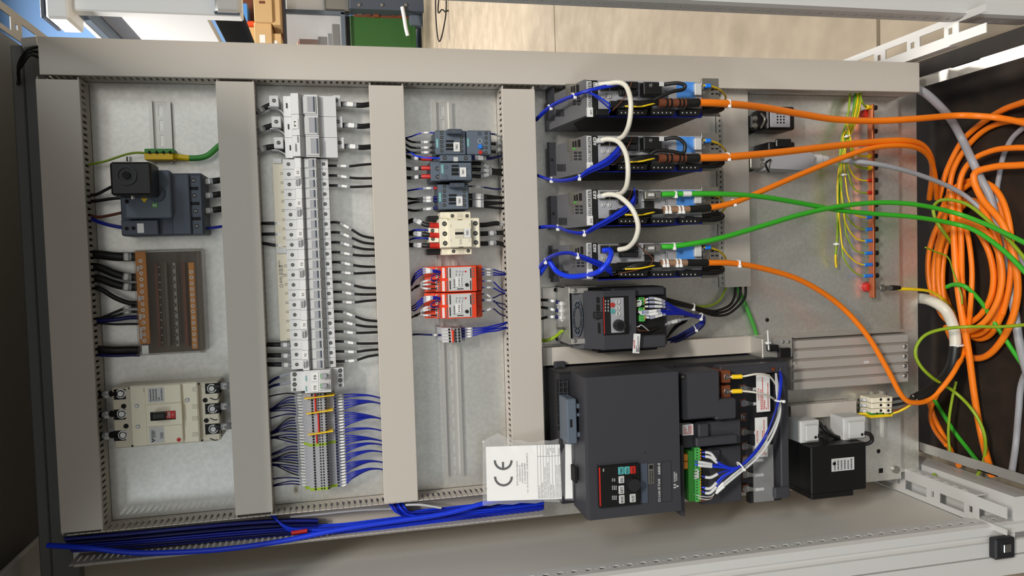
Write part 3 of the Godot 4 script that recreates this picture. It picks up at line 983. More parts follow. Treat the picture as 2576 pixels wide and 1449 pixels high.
func big_fuses() -> void:
	var o := at_px("fuse_holder", "largest white three-pole fuse holder with clamp blocks, at the head of the fuse row", "fuse holder", 775, 318, 0)
	var u := [711, 729, 730, 749, 762, 764, 797, 799, 843]
	var dd := [42, 44, 66, 68, 52, 58, 58, 48, 48]
	var bb := [P(775, 240, 50).y, P(777, 292.5, 50).y, P(781, 345, 50).y, P(785, 396.5, 50).y]
	for i in 3:
		var pr := PackedVector2Array()
		pr.append(Vector2(P(711, 318, 42).x, 1))
		for k in u.size():
			pr.append(Vector2(P(u[k] + 4, 318, dd[k]).x, dd[k]))
		pr.append(Vector2(P(847, 318, 48).x, 1))
		prism(pr, 1, bb[i] + .3, bb[i + 1] - .3)
		var body := part("pole", "white", o)
		var mid: float = (bb[i] + bb[i + 1]) / 2
		var off := (i - 1) * 4.5
		slab(body, "window_frame", "off_white", 762 + off + 4, 242 + i * 52.5, 799 + off, 286 + i * 52.5, 57, 60, .6)
		slab(body, "window", "cable_grey", 773 + off + 4, 243 + i * 52.5, 795 + off, 281 + i * 52.5, 59, 60.4, .3, "grey inspection window")
		slab(body, "window_edge", "slate", 792 + off, 243 + i * 52.5, 796 + off, 281 + i * 52.5, 60, 60.8, .2)
		var c := slab(o, "clamp_block", "white", 683 + off * 1.3, 240 + i * 52.5, 707 + off * 1.3, 268 + i * 52.5, 6, 44, 1)
		well(o, 695 + off * 1.3, 253 + i * 53, 44.1, 3.2)
		slab(o, "clamp_block", "white", 843 + off, 239 + i * 53, 862 + off, 268 + i * 53, 6, 40, 1)
		well(o, 850 + off, 253 + i * 53, 40.1, 3.2)
		slab(o, "lock_mark", "ink", 724 + off, 259 + i * 53, 727 + off, 272 + i * 53, 43, 44.5, 0)
		# curved shield under each clamp
		var cc := P(690 + off, 300 + i * 53, 10)
		for k in 8:
			var t0 := -.2 + k * .2
			var t1 := t0 + .2
			var r0 := 22.0
			hexa([Vector3(cc.x + r0 * sin(t0), cc.y + 6 - r0 * cos(t0), 1), Vector3(cc.x + r0 * sin(t1), cc.y + 6 - r0 * cos(t1), 1), Vector3(cc.x + (r0 + 1.5) * sin(t1), cc.y + 6 - (r0 + 1.5) * cos(t1), 1), Vector3(cc.x + (r0 + 1.5) * sin(t0), cc.y + 6 - (r0 + 1.5) * cos(t0), 1), Vector3(cc.x + r0 * sin(t0), cc.y + 6 - r0 * cos(t0), 34), Vector3(cc.x + r0 * sin(t1), cc.y + 6 - r0 * cos(t1), 34), Vector3(cc.x + (r0 + 1.5) * sin(t1), cc.y + 6 - (r0 + 1.5) * cos(t1), 34), Vector3(cc.x + (r0 + 1.5) * sin(t0), cc.y + 6 - (r0 + 1.5) * cos(t0), 34)])
		part("shield", "off_white", o)
		var nm: String = ["upper", "middle", "lower"][i]
		var v := 262 + i * 53.0
		var w := wire("power_cable", "thick black cable at the right clamps of the large fuse holder, %s of three" % nm, "wire", "black_rubber", [[856 + off, v, 24], [880 + off, v + 1, 28], [910, v + 3, 30], [940, v + 1 - (2 - i) * 1, 22], [960, v, 18]], 4.6, "", 9)
		sleeve(w, .1, .4, 5.1)
		w = wire("power_cable", "thick black cable at the left clamps of the large fuse holder, %s of three" % nm, "wire", "black_rubber", [[630, v + 22 - i * 6, 16], [650, v + 18 - i * 3, 24], [668, v + 8 - i * 2, 28], [690 + off, v, 26]], 4.8, "", 9)
		sleeve(w, .35, .65, 5.3)
	tagplate(o, "F1", 734, 299, 750, 324, 68)
	word(o, "wohner", 741, 361, 746, 381, 68.3)
	print_(o, 747, 340, 752, 358, 68.1, 2, "ink_grey", 5)

func comb() -> void:
	var o := at_px("comb_busbar", "beige comb busbar cover with printed marks beside the fuse row", "busbar", 705, 640, 0)
	var a0 := P(694, 620, 30).x
	var a1 := P(724, 620, 30).x
	bx(a0, P(700, 402, 30).y, 18, a1, P(715, 858, 30).y, 30, 1)
	part("cover_strip", "beige", o)
	bx(a0 + 1, P(700, 398, 32).y, 18, a0 + 16, P(700, 411, 32).y, 33, .8)
	part("end_cap", "off_white", o)
	bx(a0 + 1, P(700, 624, 32).y, 18, a1 - 2, P(700, 638, 32).y, 33, .8)
	part("joint_cap", "off_white", o)
	for k in 19:
		if k in [9]:
			continue
		var v := 434.0 + k * 23.2
		for s in 2:
			slab(o, "printed_mark", "ink_grey", 705 + (v - 434) * .04, v + s * 4, 713 + (v - 434) * .04, v + s * 4 + 1.2, 30, 30.15, 0)
	print_(o, 700, 655, 705, 672, 30.05, 2, "ink_grey", 4)
	for k in 7:
		slab(o, "bar_code", "ink_grey", 701, 668 + k * 3.4, 712, 668 + k * 3.4 + (1.0 if k % 3 else 2.0), 30, 30.15, 0)
	word(o, "CE", 710, 689, 717, 697, 30.1, "ink_grey", false)
	print_(o, 703, 695, 710, 712, 30.05, 2, "ink_grey", 6)
	var w := P(708, 719, 30)
	ring(w.x, w.y, 30, 30.2, 3, 2.2, 14)
	part("ring_mark", "ink_grey", o)

const FP := 17.2
func small_fuses() -> void:
	var b0 := P(778, 399, 48).y
	var u := [721, 749, 751, 766, 772, 775, 805, 808, 834]
	var dd := [42, 42, 60, 62, 50, 54, 54, 43, 43]
	var o: Node3D
	var unit: Node3D
	for n in 7:
		var label: String = "white three-pole fuse holder with a small marker tag, %s below the large fuse holder" % ORD[n]
		if n == 0:
			var a := P(780, 640, 0).x
			unit = thing("fuse_holder", label, "fuse holder", a, b0 + FP * 1.5, 0, "small fuse holders")
			for i in 3:
				var pr := PackedVector2Array()
				pr.append(Vector2(P(721, 640, 42).x, 1))
				for k in u.size():
					pr.append(Vector2(P(u[k], 640, dd[k]).x, dd[k]))
				pr.append(Vector2(P(834, 640, 43).x, 1))
				prism(pr, 1, b0 + i * FP + .25, b0 + (i + 1) * FP - .25)
				var body := part("pole", "white", unit)
				var m := b0 + (i + .5) * FP
				var x0 := P(776, 640, 55).x
				var x1 := P(804, 640, 55).x
				bx(x0, m - 7.2, 53, x1, m + 7.2, 55.6, .5)
				part("window_frame", "off_white", body)
				x0 = P(785, 640, 55).x
				x1 = P(800, 640, 55).x
				bx(x0, m - 6.2, 55, x1, m + 6.2, 56, .3)
				part("window", "cable_grey", body)
				bx(x1 - 3, m - 6.2, 55.5, x1 - .3, m + 6.2, 56.4, .2)
				part("window_edge", "slate", body)
				well_at(unit, P(735, 640, 42).x, m, 42.1, 3.0)
				well_at(unit, P(823, 640, 43).x, m, 43.1, 3.0)
				bx(P(814, 640, 43).x, m - 8.2, 43, P(815, 640, 43).x, m + 8.2, 43.2)
				part("seam", "ink_grey", unit)
			var y := b0 + FP * 1.5
			var ta := P(758, 640, 62).x
			bx(ta - 5.5, y - 8.5, 61, ta + 5, y + 6.5, 63, .4)
			part("marker_tag", "label_white", unit)
			text("F2", ta, y - 1, 63.05, 3.6)
			part("lettering", "ink", unit)
			text("wohner", ta - 3, y + 16, 62.4, 3.4, 12)
			part("lettering", "ink", unit)
			for k in 3:
				bx(ta + .5 + k * 2.2, y + 9.5, 62, ta + 1.4 + k * 2.2, y + 22 - k * 2, 62.5)
				part("printed_line", "ink_grey", unit)
		else:
			o = unit.duplicate()
			o.name = numbered("fuse_holder")
			add_child(o)
			o.position = unit.position + Vector3(-FP * 3 * n * .001, 0, 0)
			o.set_meta("label", label)
	# outgoing wires: pole, end row in the duct
	var ends := {0: 412, 1: 448, 2: 468, 6: 600, 7: 614, 8: 628, 9: 643, 10: 671, 11: 685, 12: 725, 13: 740, 14: 754, 15: 808, 16: 822, 17: 835, 18: 863, 19: 878, 20: 891}
	var c := 0
	for k in ends:
		var v0: float = 414 + k * 24.9 + (3 if k < 3 else -3)
		var x0: float = 834 + k * .95
		var s: float = ends[k]
		var w := wire("fuse_wire", "black wire with a clear marker sleeve, %s outgoing wire down the small fuse row" % ORD[c], "wire", "black_rubber", [[x0 - 16, v0, 24], [x0 + 12, v0, 26], [x0 + 44, lerpf(v0, s, .35) + 3, 30], [x0 + 74, lerpf(v0, s, .8) + 2, 28], [944 + (s - 412) * .045, s, 22], [962 + (s - 412) * .045, s - 1, 14]], 2.3, "outgoing wires of the fuse row")
		sleeve(w, .2, .4, 2.9)
		c += 1
	var t := ["uppermost", "second", "third", "fourth", "fifth", "lowest"]
	var lv := [563, 590, 614, 868, 895, 918]
	for k in 6:
		var v: float = lv[k]
		var w := wire("busbar_wire", "black wire running from the second duct to the fuse row, %s of the six" % t[k], "wire", "black_rubber", [[640 + (v - 563) * .05, v - 2, 14], [665 + (v - 563) * .05, v - 1, 26], [690 + (v - 563) * .05, v - 1 + (4 if k == 2 else 0), 28], [726 + (v - 563) * .05, v + (2 if k < 3 else 0), 24]], 2.8 if k < 3 else 4.0, "feed wires of the fuse row")
		sleeve(w, .62, .86, 3.2 if k < 3 else 4.5)

func residual_breaker() -> void:
	var o := at_px("residual_breaker", "white double residual current breaker with two grey toggles at the end of the fuse row", "circuit breaker", 800, 957, 0)
	slab(o, "left_base", "white", 731, 935, 768, 985, 0, 44, 1)
	slab(o, "right_base", "white", 836, 925, 866, 975, 0, 44, 1)
	var pr := PackedVector2Array([Vector2(P(766, 957, 44).x, 1), Vector2(P(766, 957, 62).x, 62), Vector2(P(832, 957, 66).x, 66), Vector2(P(838, 957, 46).x, 44), Vector2(P(838, 957, 44).x, 1)])
	prism(pr, 1, P(800, 931, 62).y, P(800, 987, 62).y)
	part("front_body", "white", o)
	for i in 2:
		slab(o, "marker_tag", "label_white", 784, 937 + i * 26, 801, 959 + i * 26, 64, 65, .3)
		word(o, "F9" if i == 0 else "F10", 789, 944 + i * 26, 796, 954 + i * 26, 65.1)
		slab(o, "toggle_recess", "off_white", 803, 934 + i * 26, 830, 956 + i * 26, 64, 67, .8)
		slab(o, "toggle", "cable_grey", 808, 941 + i * 25, 823, 952 + i * 25, 66, 76, 1, "grey toggle")
		slab(o, "green_field", "earth_green", 806, 941 + i * 25, 810, 952 + i * 25, 66, 70, .3)
		word(o, "SIEMENS", 768, 945 + i * 26, 772, 959 + i * 26, 63, "teal")
	for k in 4:
		well(o, 741, 942 + k * 12.6, 44.2, 3.6 if k % 2 == 0 else 2.6)
		well(o, 856, 932 + k * 12.4, 44.2, 3.6 if k % 2 == 0 else 2.6)
	for i in 2:
		var w := wire("control_wire", "dark blue wire at the left side of the residual current breaker, %s of two" % ["upper", "lower"][i], "wire", "dark_blue", [[664, 975 + i * 8, 12], [685, 957 + i * 14, 22], [708, 946 + i * 20, 28], [734, 938 + i * 24, 26]], 2.4)
		sleeve(w, .65, .95, 2.9, "sleeve", false)

func terminal_row() -> void:
	# thirty-five spring terminals side by side; the u of their features, at row v
	var count := 35
	var v0 := 989.0
	var v1 := 1233.0
	var b0 := P(800, v0, 40).y
	var b1 := P(808, v1, 40).y
	var step := (b1 - b0) / count
	var a := P(806, 1110, 0).x
	var unit: Node3D
	var prof := func(w: float) -> PackedVector2Array:
		return PackedVector2Array([Vector2(a - 29, 2), Vector2(a - 29, 20), Vector2(a - 24, 28), Vector2(a - 19, 28), Vector2(a - 19, 40), Vector2(a + 13, 40), Vector2(a + 17, 30), Vector2(a + 27, 28), Vector2(a + 27, 2)])
	var sep := [2, 7, 14]
	for n in count:
		var green := n in [18, 34]
		var o: Node3D
		var label: String = ("green and yellow earth terminal, %s of the two in the long terminal row" % ("upper" if n == 18 else "lowest")) if green else "slim grey spring terminal, %s down from the residual current breaker" % ORD[n]
		if n == 0 or green:
			o = thing("rail_terminal", label, "terminal block", a, b0 + (n + .5) * step, 0, "" if green else "grey terminals of the long row")
			prism(prof.call(0.0), 1, b0 + n * step + .12, b0 + (n + 1) * step - .12)
			part("housing", "earth_lime" if green else "cable_grey", o)
			var m := b0 + (n + .5) * step
			for k in 4:
				well_at(o, a + [-10.0, .5, 5.0, 12.5][k], m, 40.1, 2.0 if k in [0, 3] else 1.5, "clamp_hole", false)
			if n == 0:
				unit = o
		else:
			o = unit.duplicate()
			o.name = numbered("rail_terminal")
			add_child(o)
			o.position = unit.position + Vector3(-step * n * .001, 0, 0)
			o.set_meta("label", label)
	for s in 3:
		var r0: int = [0, 7, 14][s]
		var r1: int = [7, 14, 18][s]
		var e := thing("jumper_bar", "red plug-in jumper bar in the long terminal row, %s of three" % ["upper", "middle", "lower"][s], "jumper", a, b0 + (r0 + r1) * .5 * step, 40)
		bx(a - 6 + (s % 2) * 4, b0 + r0 * step + .5, 38, a - 3.2 + (s % 2) * 4, b0 + r1 * step - .5, 43, .5)
		part("bar", "red", e)
	for s in 3:
		var v: float = [1003, 1041, 1094][s]
		var e := at_px("separator_plate", "thin yellow separator plate standing in the long terminal row, %s of three" % ["upper", "middle", "lowest"][s], "separator plate", 805, v, 0, "yellow separators")
		var q0 := P3(766 + s * 4, v + 1, 48)
		var q1 := P3(842 if s == 0 else 838, v - 9, 48)
		hexa([Vector3(q0.x, q0.y - .6, 10), Vector3(q0.x, q0.y + .6, 10), Vector3(q1.x, q1.y + .6, 10), Vector3(q1.x, q1.y - .6, 10), q0 - Vector3(0, .6, 0), q0 + Vector3(0, .6, 0), q1 + Vector3(0, .9, 0), q1 - Vector3(0, .9, 0)])
		part("plate", "yellow", e)
	# blue control wires: left side gathers into duct slots, right side fans into the next duct
	var gl := [[1004, 995, 1], [1018, 1030, 4], [1040, 1030, 2], [1043, 1050, 1], [1060, 1088, 6], [1085, 1098, 4], [1113, 1140, 2], [1130, 1155, 5], [1160, 1165, 4], [1195, 1202, 1], [1212, 1218, 2]]
	var c := 0
	for g in gl:
		for k in g[2]:
			var v: float = 992 + c * 7.35
			var sv: float = g[1] + 3 * sin(k * 2.1)
			var w := wire("control_wire", "dark control wire left of the long terminal row, %s from its upper end" % ORD[mini(c, 39)], "wire", "dark_blue" if c % 4 else "black_rubber", [[672 + (sv - 990) * .05, sv + 4, 16], [690 + (sv - 990) * .05, lerpf(sv, v, .25), 24 + k % 3 * 2], [722 + (v - 990) * .05, lerpf(sv, v, .85) - 3, 26 + k % 3 * 2], [752 + (v - 990) * .05, v, 22], [774 + (v - 990) * .05, v + 1, 20]], 1.25, "control wires left of the terminal row", 6)
			sleeve(w, .70, .92, 1.7)
			c += 1
	var gr := [[1000, 2], [1014, 4], [1052, 6], [1082, 2], [1108, 4], [1118, 3], [1136, 3], [1162, 4], [1180, 4]]
	c = 0
	for g in gr:
		for k in g[1]:
			var v: float = 994 + c * 7.3
			var sv: float = g[0]
			var w := wire("control_wire", "blue control wire right of the long terminal row, %s from its upper end" % ORD[mini(c, 39)], "wire", "blue", [[838 + (v - 990) * .04, v + 2, 18], [858 + (v - 990) * .04, v, 22], [885, lerpf(v, sv, .3) - 4, 30 + k % 3 * 3], [925, lerpf(v, sv, .8) - 5, 30 + k % 3 * 2], [952 + (sv - 1000) * .03, sv, 24], [968 + (sv - 1000) * .03, sv + 6, 14]], 1.3, "control wires right of the terminal row", 6)
			sleeve(w, .05, .2, 1.8)
			c += 1
	var e := at_px("end_tag", "small beige marker plate under the lower end of the long terminal row", "marker", 744, 1232, 0)
	slab(e, "plate", "beige", 739, 1222, 750, 1242, 0, 1.5, .3)
	word(e, "X1", 742, 1227, 748, 1237, 1.6, "ink_grey")

func hole_grid(o: Node3D, list: Array, d: float, r: float, called := "screw_well") -> void:
	for q in list:
		well(o, q[0], q[1], d, r, called)

func contactor(label: String, u0: float, v0: float, w: float, h: float, d: float, mark: String, top: bool) -> Node3D:
	# a small slate contactor: face u0..u0+w, v0..v0+h at depth d
	var o := at_px("contactor", label, "contactor", u0 + w / 2, v0 + h / 2, 0)
	slab(o, "housing", "slate", u0, v0, u0 + w, v0 + h, 1, d - 6, 1.5)
	slab(o, "front_face", "slate_light", u0 + 1, v0 + 1, u0 + w - 1, v0 + h - 1, d - 6, d, 1.2)
	for k in 5:
		well(o, u0 + 16, v0 + 6 + k * (h - 12) / 4.4, d + .1, 2.9)
		if k > 0:
			well(o, u0 + w - 12, v0 + 6 + k * (h - 12) / 4.4, d + .1, 2.9)
	slab(o, "name_strip", "teal", u0 + 2, v0 + h * .34, u0 + 8, v0 + h * .70, d, d + .3, 0, "teal strip with the maker's name")
	word(o, "SIEMENS", u0 + 3.4, v0 + h * .37, u0 + 6.6, v0 + h * .67, d + .35, "off_white")
	for k in 3:
		slab(o, "indicator_slot", "hole", u0 + 27, v0 + h * [.40, .54, .72][k], u0 + 47, v0 + h * [.48, .68, .80][k], d - 2, d + .2, 0)
	tagplate(o, mark, u0 + 46, v0 + h * .48, u0 + 62, v0 + h * .86, d + 1)
	if top:
		slab(o, "plug_module", "slate", u0 + 30, v0 - 4, u0 + 68, v0 + 9, d - 8, d + 14, 1.5, "grey plug-in module on top")
		word(o, "S00", u0 + 44, v0 - 1, u0 + 50, v0 + 6, d + 14.1, "ink_grey")
	return o

func column_three() -> void:
	var p := P(1113, 257)
	rail("long slotted steel rail carrying the contactors and the orange relays", P(1126, 700).x, p.y, P(1140, 1195).y)
	var o := contactor("slate contactor with a blue dial overload relay plugged beside it", 1095, 328, 78, 62, 64, "7M2", true)
	slab(o, "overload_body", "slate", 1174, 328, 1236, 390, 1, 66, 1.5)
	slab(o, "overload_face", "slate_light", 1175, 329, 1235, 389, 66, 72, 1.2)
	for k in 5:
		well(o, 1223, 335 + k * 12.2, 72.1, 2.8)
	slab(o, "name_strip", "teal", 1175, 348, 1180, 369, 72, 72.3, 0)
	word(o, "SIEMENS", 1176, 350, 1179, 367, 72.4, "off_white")
	p = P(1207, 369, 72)
	cy(p.x, p.y, 71, 76, 3.6, 14)
	part("setting_dial", "sky_blue", o, "blue setting dial")
	p = P(1208, 384, 72)
	cy(p.x, p.y, 71, 77, 3.2, 14)
	part("stop_button", "red", o, "red stop button")
	p = P(1206, 336, 72)
	ring(p.x, p.y, 71.5, 73, 3.2, 2.0, 14)
	part("reset_ring", "slate", o)
	p = P(1207, 355, 72)
	ring(p.x, p.y, 71.9, 72.3, 4.2, 3.6, 16)
	part("printed_circle", "off_white", o)
	# the bigger contactor below
	o = at_px("contactor", "larger slate contactor with red wire ferrules on its left side", "contactor", 1140, 425, 0)
	slab(o, "housing", "slate", 1084, 404, 1188, 456, 1, 62, 1.5)
	slab(o, "step", "slate_light", 1084, 406, 1108, 455, 62, 66, 1)
	slab(o, "front_face", "slate_light", 1107, 409, 1187, 453, 62, 88, 1.5)
	slab(o, "auxiliary_block", "slate_light", 1107, 390, 1187, 406, 20, 84, 1)
	hole_grid(o, [[1100, 424], [1101, 445]], 66.1, 3.6)
	hole_grid(o, [[1119, 397], [1172, 398]], 84.1, 3.4)
	for q in [[1122, 421], [1123, 445], [1176, 421], [1178, 445]]:
		p = P(q[0], q[1], 88)
		ring(p.x, p.y, 87.6, 88.3, 3.2, 2.2, 14)
		part("moulded_ring", "slate", o)
	slab(o, "name_strip", "teal", 1110, 414, 1116, 437, 88, 88.3, 0)
	word(o, "SIEMENS", 1111.3, 416, 1114.7, 435, 88.4, "off_white")
	for k in 3:
		slab(o, "indicator_slot", "hole", 1136, [415, 423, 434][k], 1154, [420, 432, 441][k], 86, 88.2, 0)
	tagplate(o, "7M1", 1157, 421, 1173, 445, 89)
	slab(o, "printed_field", "off_white", 1141, 395, 1152, 406, 84, 84.2, 0)
	o = contactor("small slate contactor between the larger slate contactor and the cream contactor", 1102, 463, 78, 64, 64, "7M4", true)
	# cream contactor
	o = at_px("contactor", "cream contactor with red ferrules at its left and ears above and below", "contactor", 1157, 587, 0)
	slab(o, "housing", "cream", 1106, 549, 1208, 624, 1, 66, 1.5)
	slab(o, "left_terminal_bank", "cream", 1107, 550, 1128, 623, 66, 70, .8)
	slab(o, "right_terminal_bank", "cream", 1187, 549, 1207, 623, 66, 70, .8)
	slab(o, "front_cover", "cream", 1129, 552, 1187, 622, 66, 80, 1.2)
	slab(o, "upper_ear", "cream", 1108, 533, 1184, 549, 8, 60, 1)
	slab(o, "upper_ear_step", "cream", 1130, 536, 1184, 549, 60, 66, .6)
	slab(o, "lower_ear", "cream", 1112, 624, 1188, 641, 8, 60, 1)
	slab(o, "lower_ear_step", "cream", 1132, 625, 1187, 640, 60, 66, .6)
	slab(o, "side_lug", "cream", 1079, 572, 1104, 610, 8, 58, 1)
	hole_grid(o, [[1118, 563], [1119, 588], [1120, 612], [1196, 562], [1196, 587], [1197, 610]], 70.1, 4.2)
	hole_grid(o, [[1138, 543], [1175, 543], [1141, 632], [1178, 631]], 66.1, 3.2)
	hole_grid(o, [[1088, 580], [1089, 601]], 58.1, 3.4)
	slab(o, "switch_window", "beige", 1144, 575, 1167, 599, 80, 81, .3)
	slab(o, "switch_slider", "hole", 1145, 584, 1166, 590, 80, 81.4, 0)
	slab(o, "name_field", "beige", 1150, 537, 1165, 547, 66, 66.2, 0)
	slab(o, "name_field", "beige", 1153, 627, 1168, 638, 66, 66.2, 0)
	tagplate(o, "7M3", 1168, 574, 1184, 598, 81)
	word(o, "SD-50", 1156, 602, 1162, 615, 80.1, "ink_grey", false)
	for q in [[1134, 564], [1181, 562], [1135, 601], [1181, 601]]:
		slab(o, "printed_field", "beige", q[0] - 2, q[1], q[0] + 2, q[1] + 8, 80, 80.15, 0)
	for q in [[1157, 552.5], [1160, 621.5]]:
		slab(o, "latch_slot", "hole", q[0] - 6, q[1] - .8, q[0] + 6, q[1] + .8, 80, 80.3, 0)
	slab(o, "coil_clip", "black", 1076, 543, 1106, 556, 6, 34, 1)
	slab(o, "coil_clip", "black", 1075, 626, 1110, 641, 6, 34, 1)
	relay("upper", 0)
	relay("lower", 67)
	# small five-pole supply terminals
	for k in 5:
		var v := 825 + k * 7.4
		o = at_px("rail_terminal", "white and grey distribution terminal under the orange relays, %s of five" % ORD[k], "terminal block", 1139, v + 3.7, 0, "five terminals under the relays")
		slab(o, "housing", "white", 1112 + k * .5, v + .2, 1136 + k * .5, v + 7.2, 2, 44, .5)
		slab(o, "grey_half", "cable_grey", 1136 + k * .5, v + .2, 1160 + k * .5, v + 7.2, 2, 42, .5)
		well(o, 1130 + k * .5, v + 4, 44.1, 2.2, "clamp_hole", false)
		well(o, 1146 + k * .4, v + 4, 42.1, 1.8, "clamp_hole", false)
		well(o, 1154.5 + k * .4, v + 3.6, 42.1, 2.2, "clamp_hole", false)
	o = at_px("jumper_bar", "red jumper bar across the five distribution terminals under the relays", "jumper", 1140, 845, 42)
	slab(o, "bar", "relay_orange", 1137.5, 830, 1142, 862, 40, 47, .5)
	o = at_px("end_stop", "grey rail end stop above the five distribution terminals", "end stop", 1122, 843, 0)
	slab(o, "stop", "cable_grey", 1101, 822, 1112, 858, 2, 26, 1)
	slab(o, "side_stop", "cable_grey", 1161, 824, 1170, 858, 2, 26, 1)
	wires_three()

func relay(which: String, dv: float) -> void:
	var o := at_px("safety_relay", "orange safety relay with a white front plate and black button, %s of the two" % which, "relay", 1140, 702 + dv, 0)
	var b0 := P(1140, 670 + dv, 70).y
	var b1 := P(1140, 734 + dv, 70).y
	var f := func(u: float, d: float) -> Vector2:
		return Vector2(P(u, 702 + dv, d).x, d)
	prism(PackedVector2Array([f.call(1072, 2), f.call(1068, 40), f.call(1094, 44), f.call(1095, 54), f.call(1108, 54), f.call(1110, 62), f.call(1122, 62), f.call(1124, 74), f.call(1198, 74), f.call(1200, 52), f.call(1213, 50), f.call(1212, 2)]), 1, b0, b1)
	part("housing", "relay_orange", o)
	slab(o, "front_plate", "off_white", 1128, 672 + dv, 1187, 731 + dv, 74, 75, .8, "white front plate with print and lamps")
	for k in 2:
		slab(o, "white_strip", "label_white", 1112.5, 674 + k * 33 + dv, 1119, 700 + k * 33 + dv, 62, 62.5, .1)
		slab(o, "number_strip", "label_white", 1096, 674 + k * 33 + dv, 1101, 700 + k * 31 + dv, 54, 54.5, .1)
		for j in 4:
			slab(o, "printed_number", "ink", 1097.2, 676 + k * 33 + j * 6 + dv, 1099.8, 679.5 + k * 33 + j * 6 + dv, 54.5, 54.7, 0)
			bolt(o, 1106, 677 + k * 33 + j * 6.6 + dv, 54, 1.6, "dull_steel", "terminal_screw")
			bolt(o, 1124.8, 677 + k * 33 + j * 6.6 + dv, 74, 1.5, "dull_steel", "test_point")
			if k == 0:
				bolt(o, 1191, 675 + j * 7 + dv, 74, 1.5, "dull_steel", "test_point")
		for j in 2:
			slab(o, "black_print", "ink", 1131 + j * 51.5, 675 + k * 31 + dv, 1134 + j * 51.5, 699 + k * 29.5 + dv, 75, 75.15, 0)
	for k in 4:
		var p := P([1148, 1156, 1163.5, 1171][k], 683 + dv, 75)
		cy(p.x, p.y, 75, 75.8, 1.6, 10)
		part("indicator_lamp", "red" if k == 3 else "cable_grey", o)
		if k < 3:
			slab(o, "printed_word", "ink_grey", [1147, 1155, 1162.5][k], 688 + dv, [1148.6, 1156.6, 1164][k], 694 + dv, 75, 75.12, 0)
	word(o, "pizzato", 1140, 702 + dv, 1146.5, 719 + dv, 75.1)
	word(o, "P", 1141, 720.5 + dv, 1146, 724 + dv, 75.1)
	tagplate(o, "", 1146, 697 + dv, 1161, 721 + dv, 76)
	word(o, "K1A1" if dv == 0 else "K1A2", 1153, 700 + dv, 1157, 718 + dv, 76.8)
	slab(o, "barcode", "ink", 1150, 725.5 + dv, 1166, 728 + dv, 75, 75.12, 0)
	var q := P(1174, 716.5 + dv, 75)
	cy(q.x, q.y, 75, 77, 3.1, 16)
	part("push_button", "black", o, "round black button")
	for k in 2:
		slab(o, "terminal_bank", "dark_orange", 1200, 674 + k * 31 + dv, 1211, 702 + k * 29 + dv, 50, 53, .6)

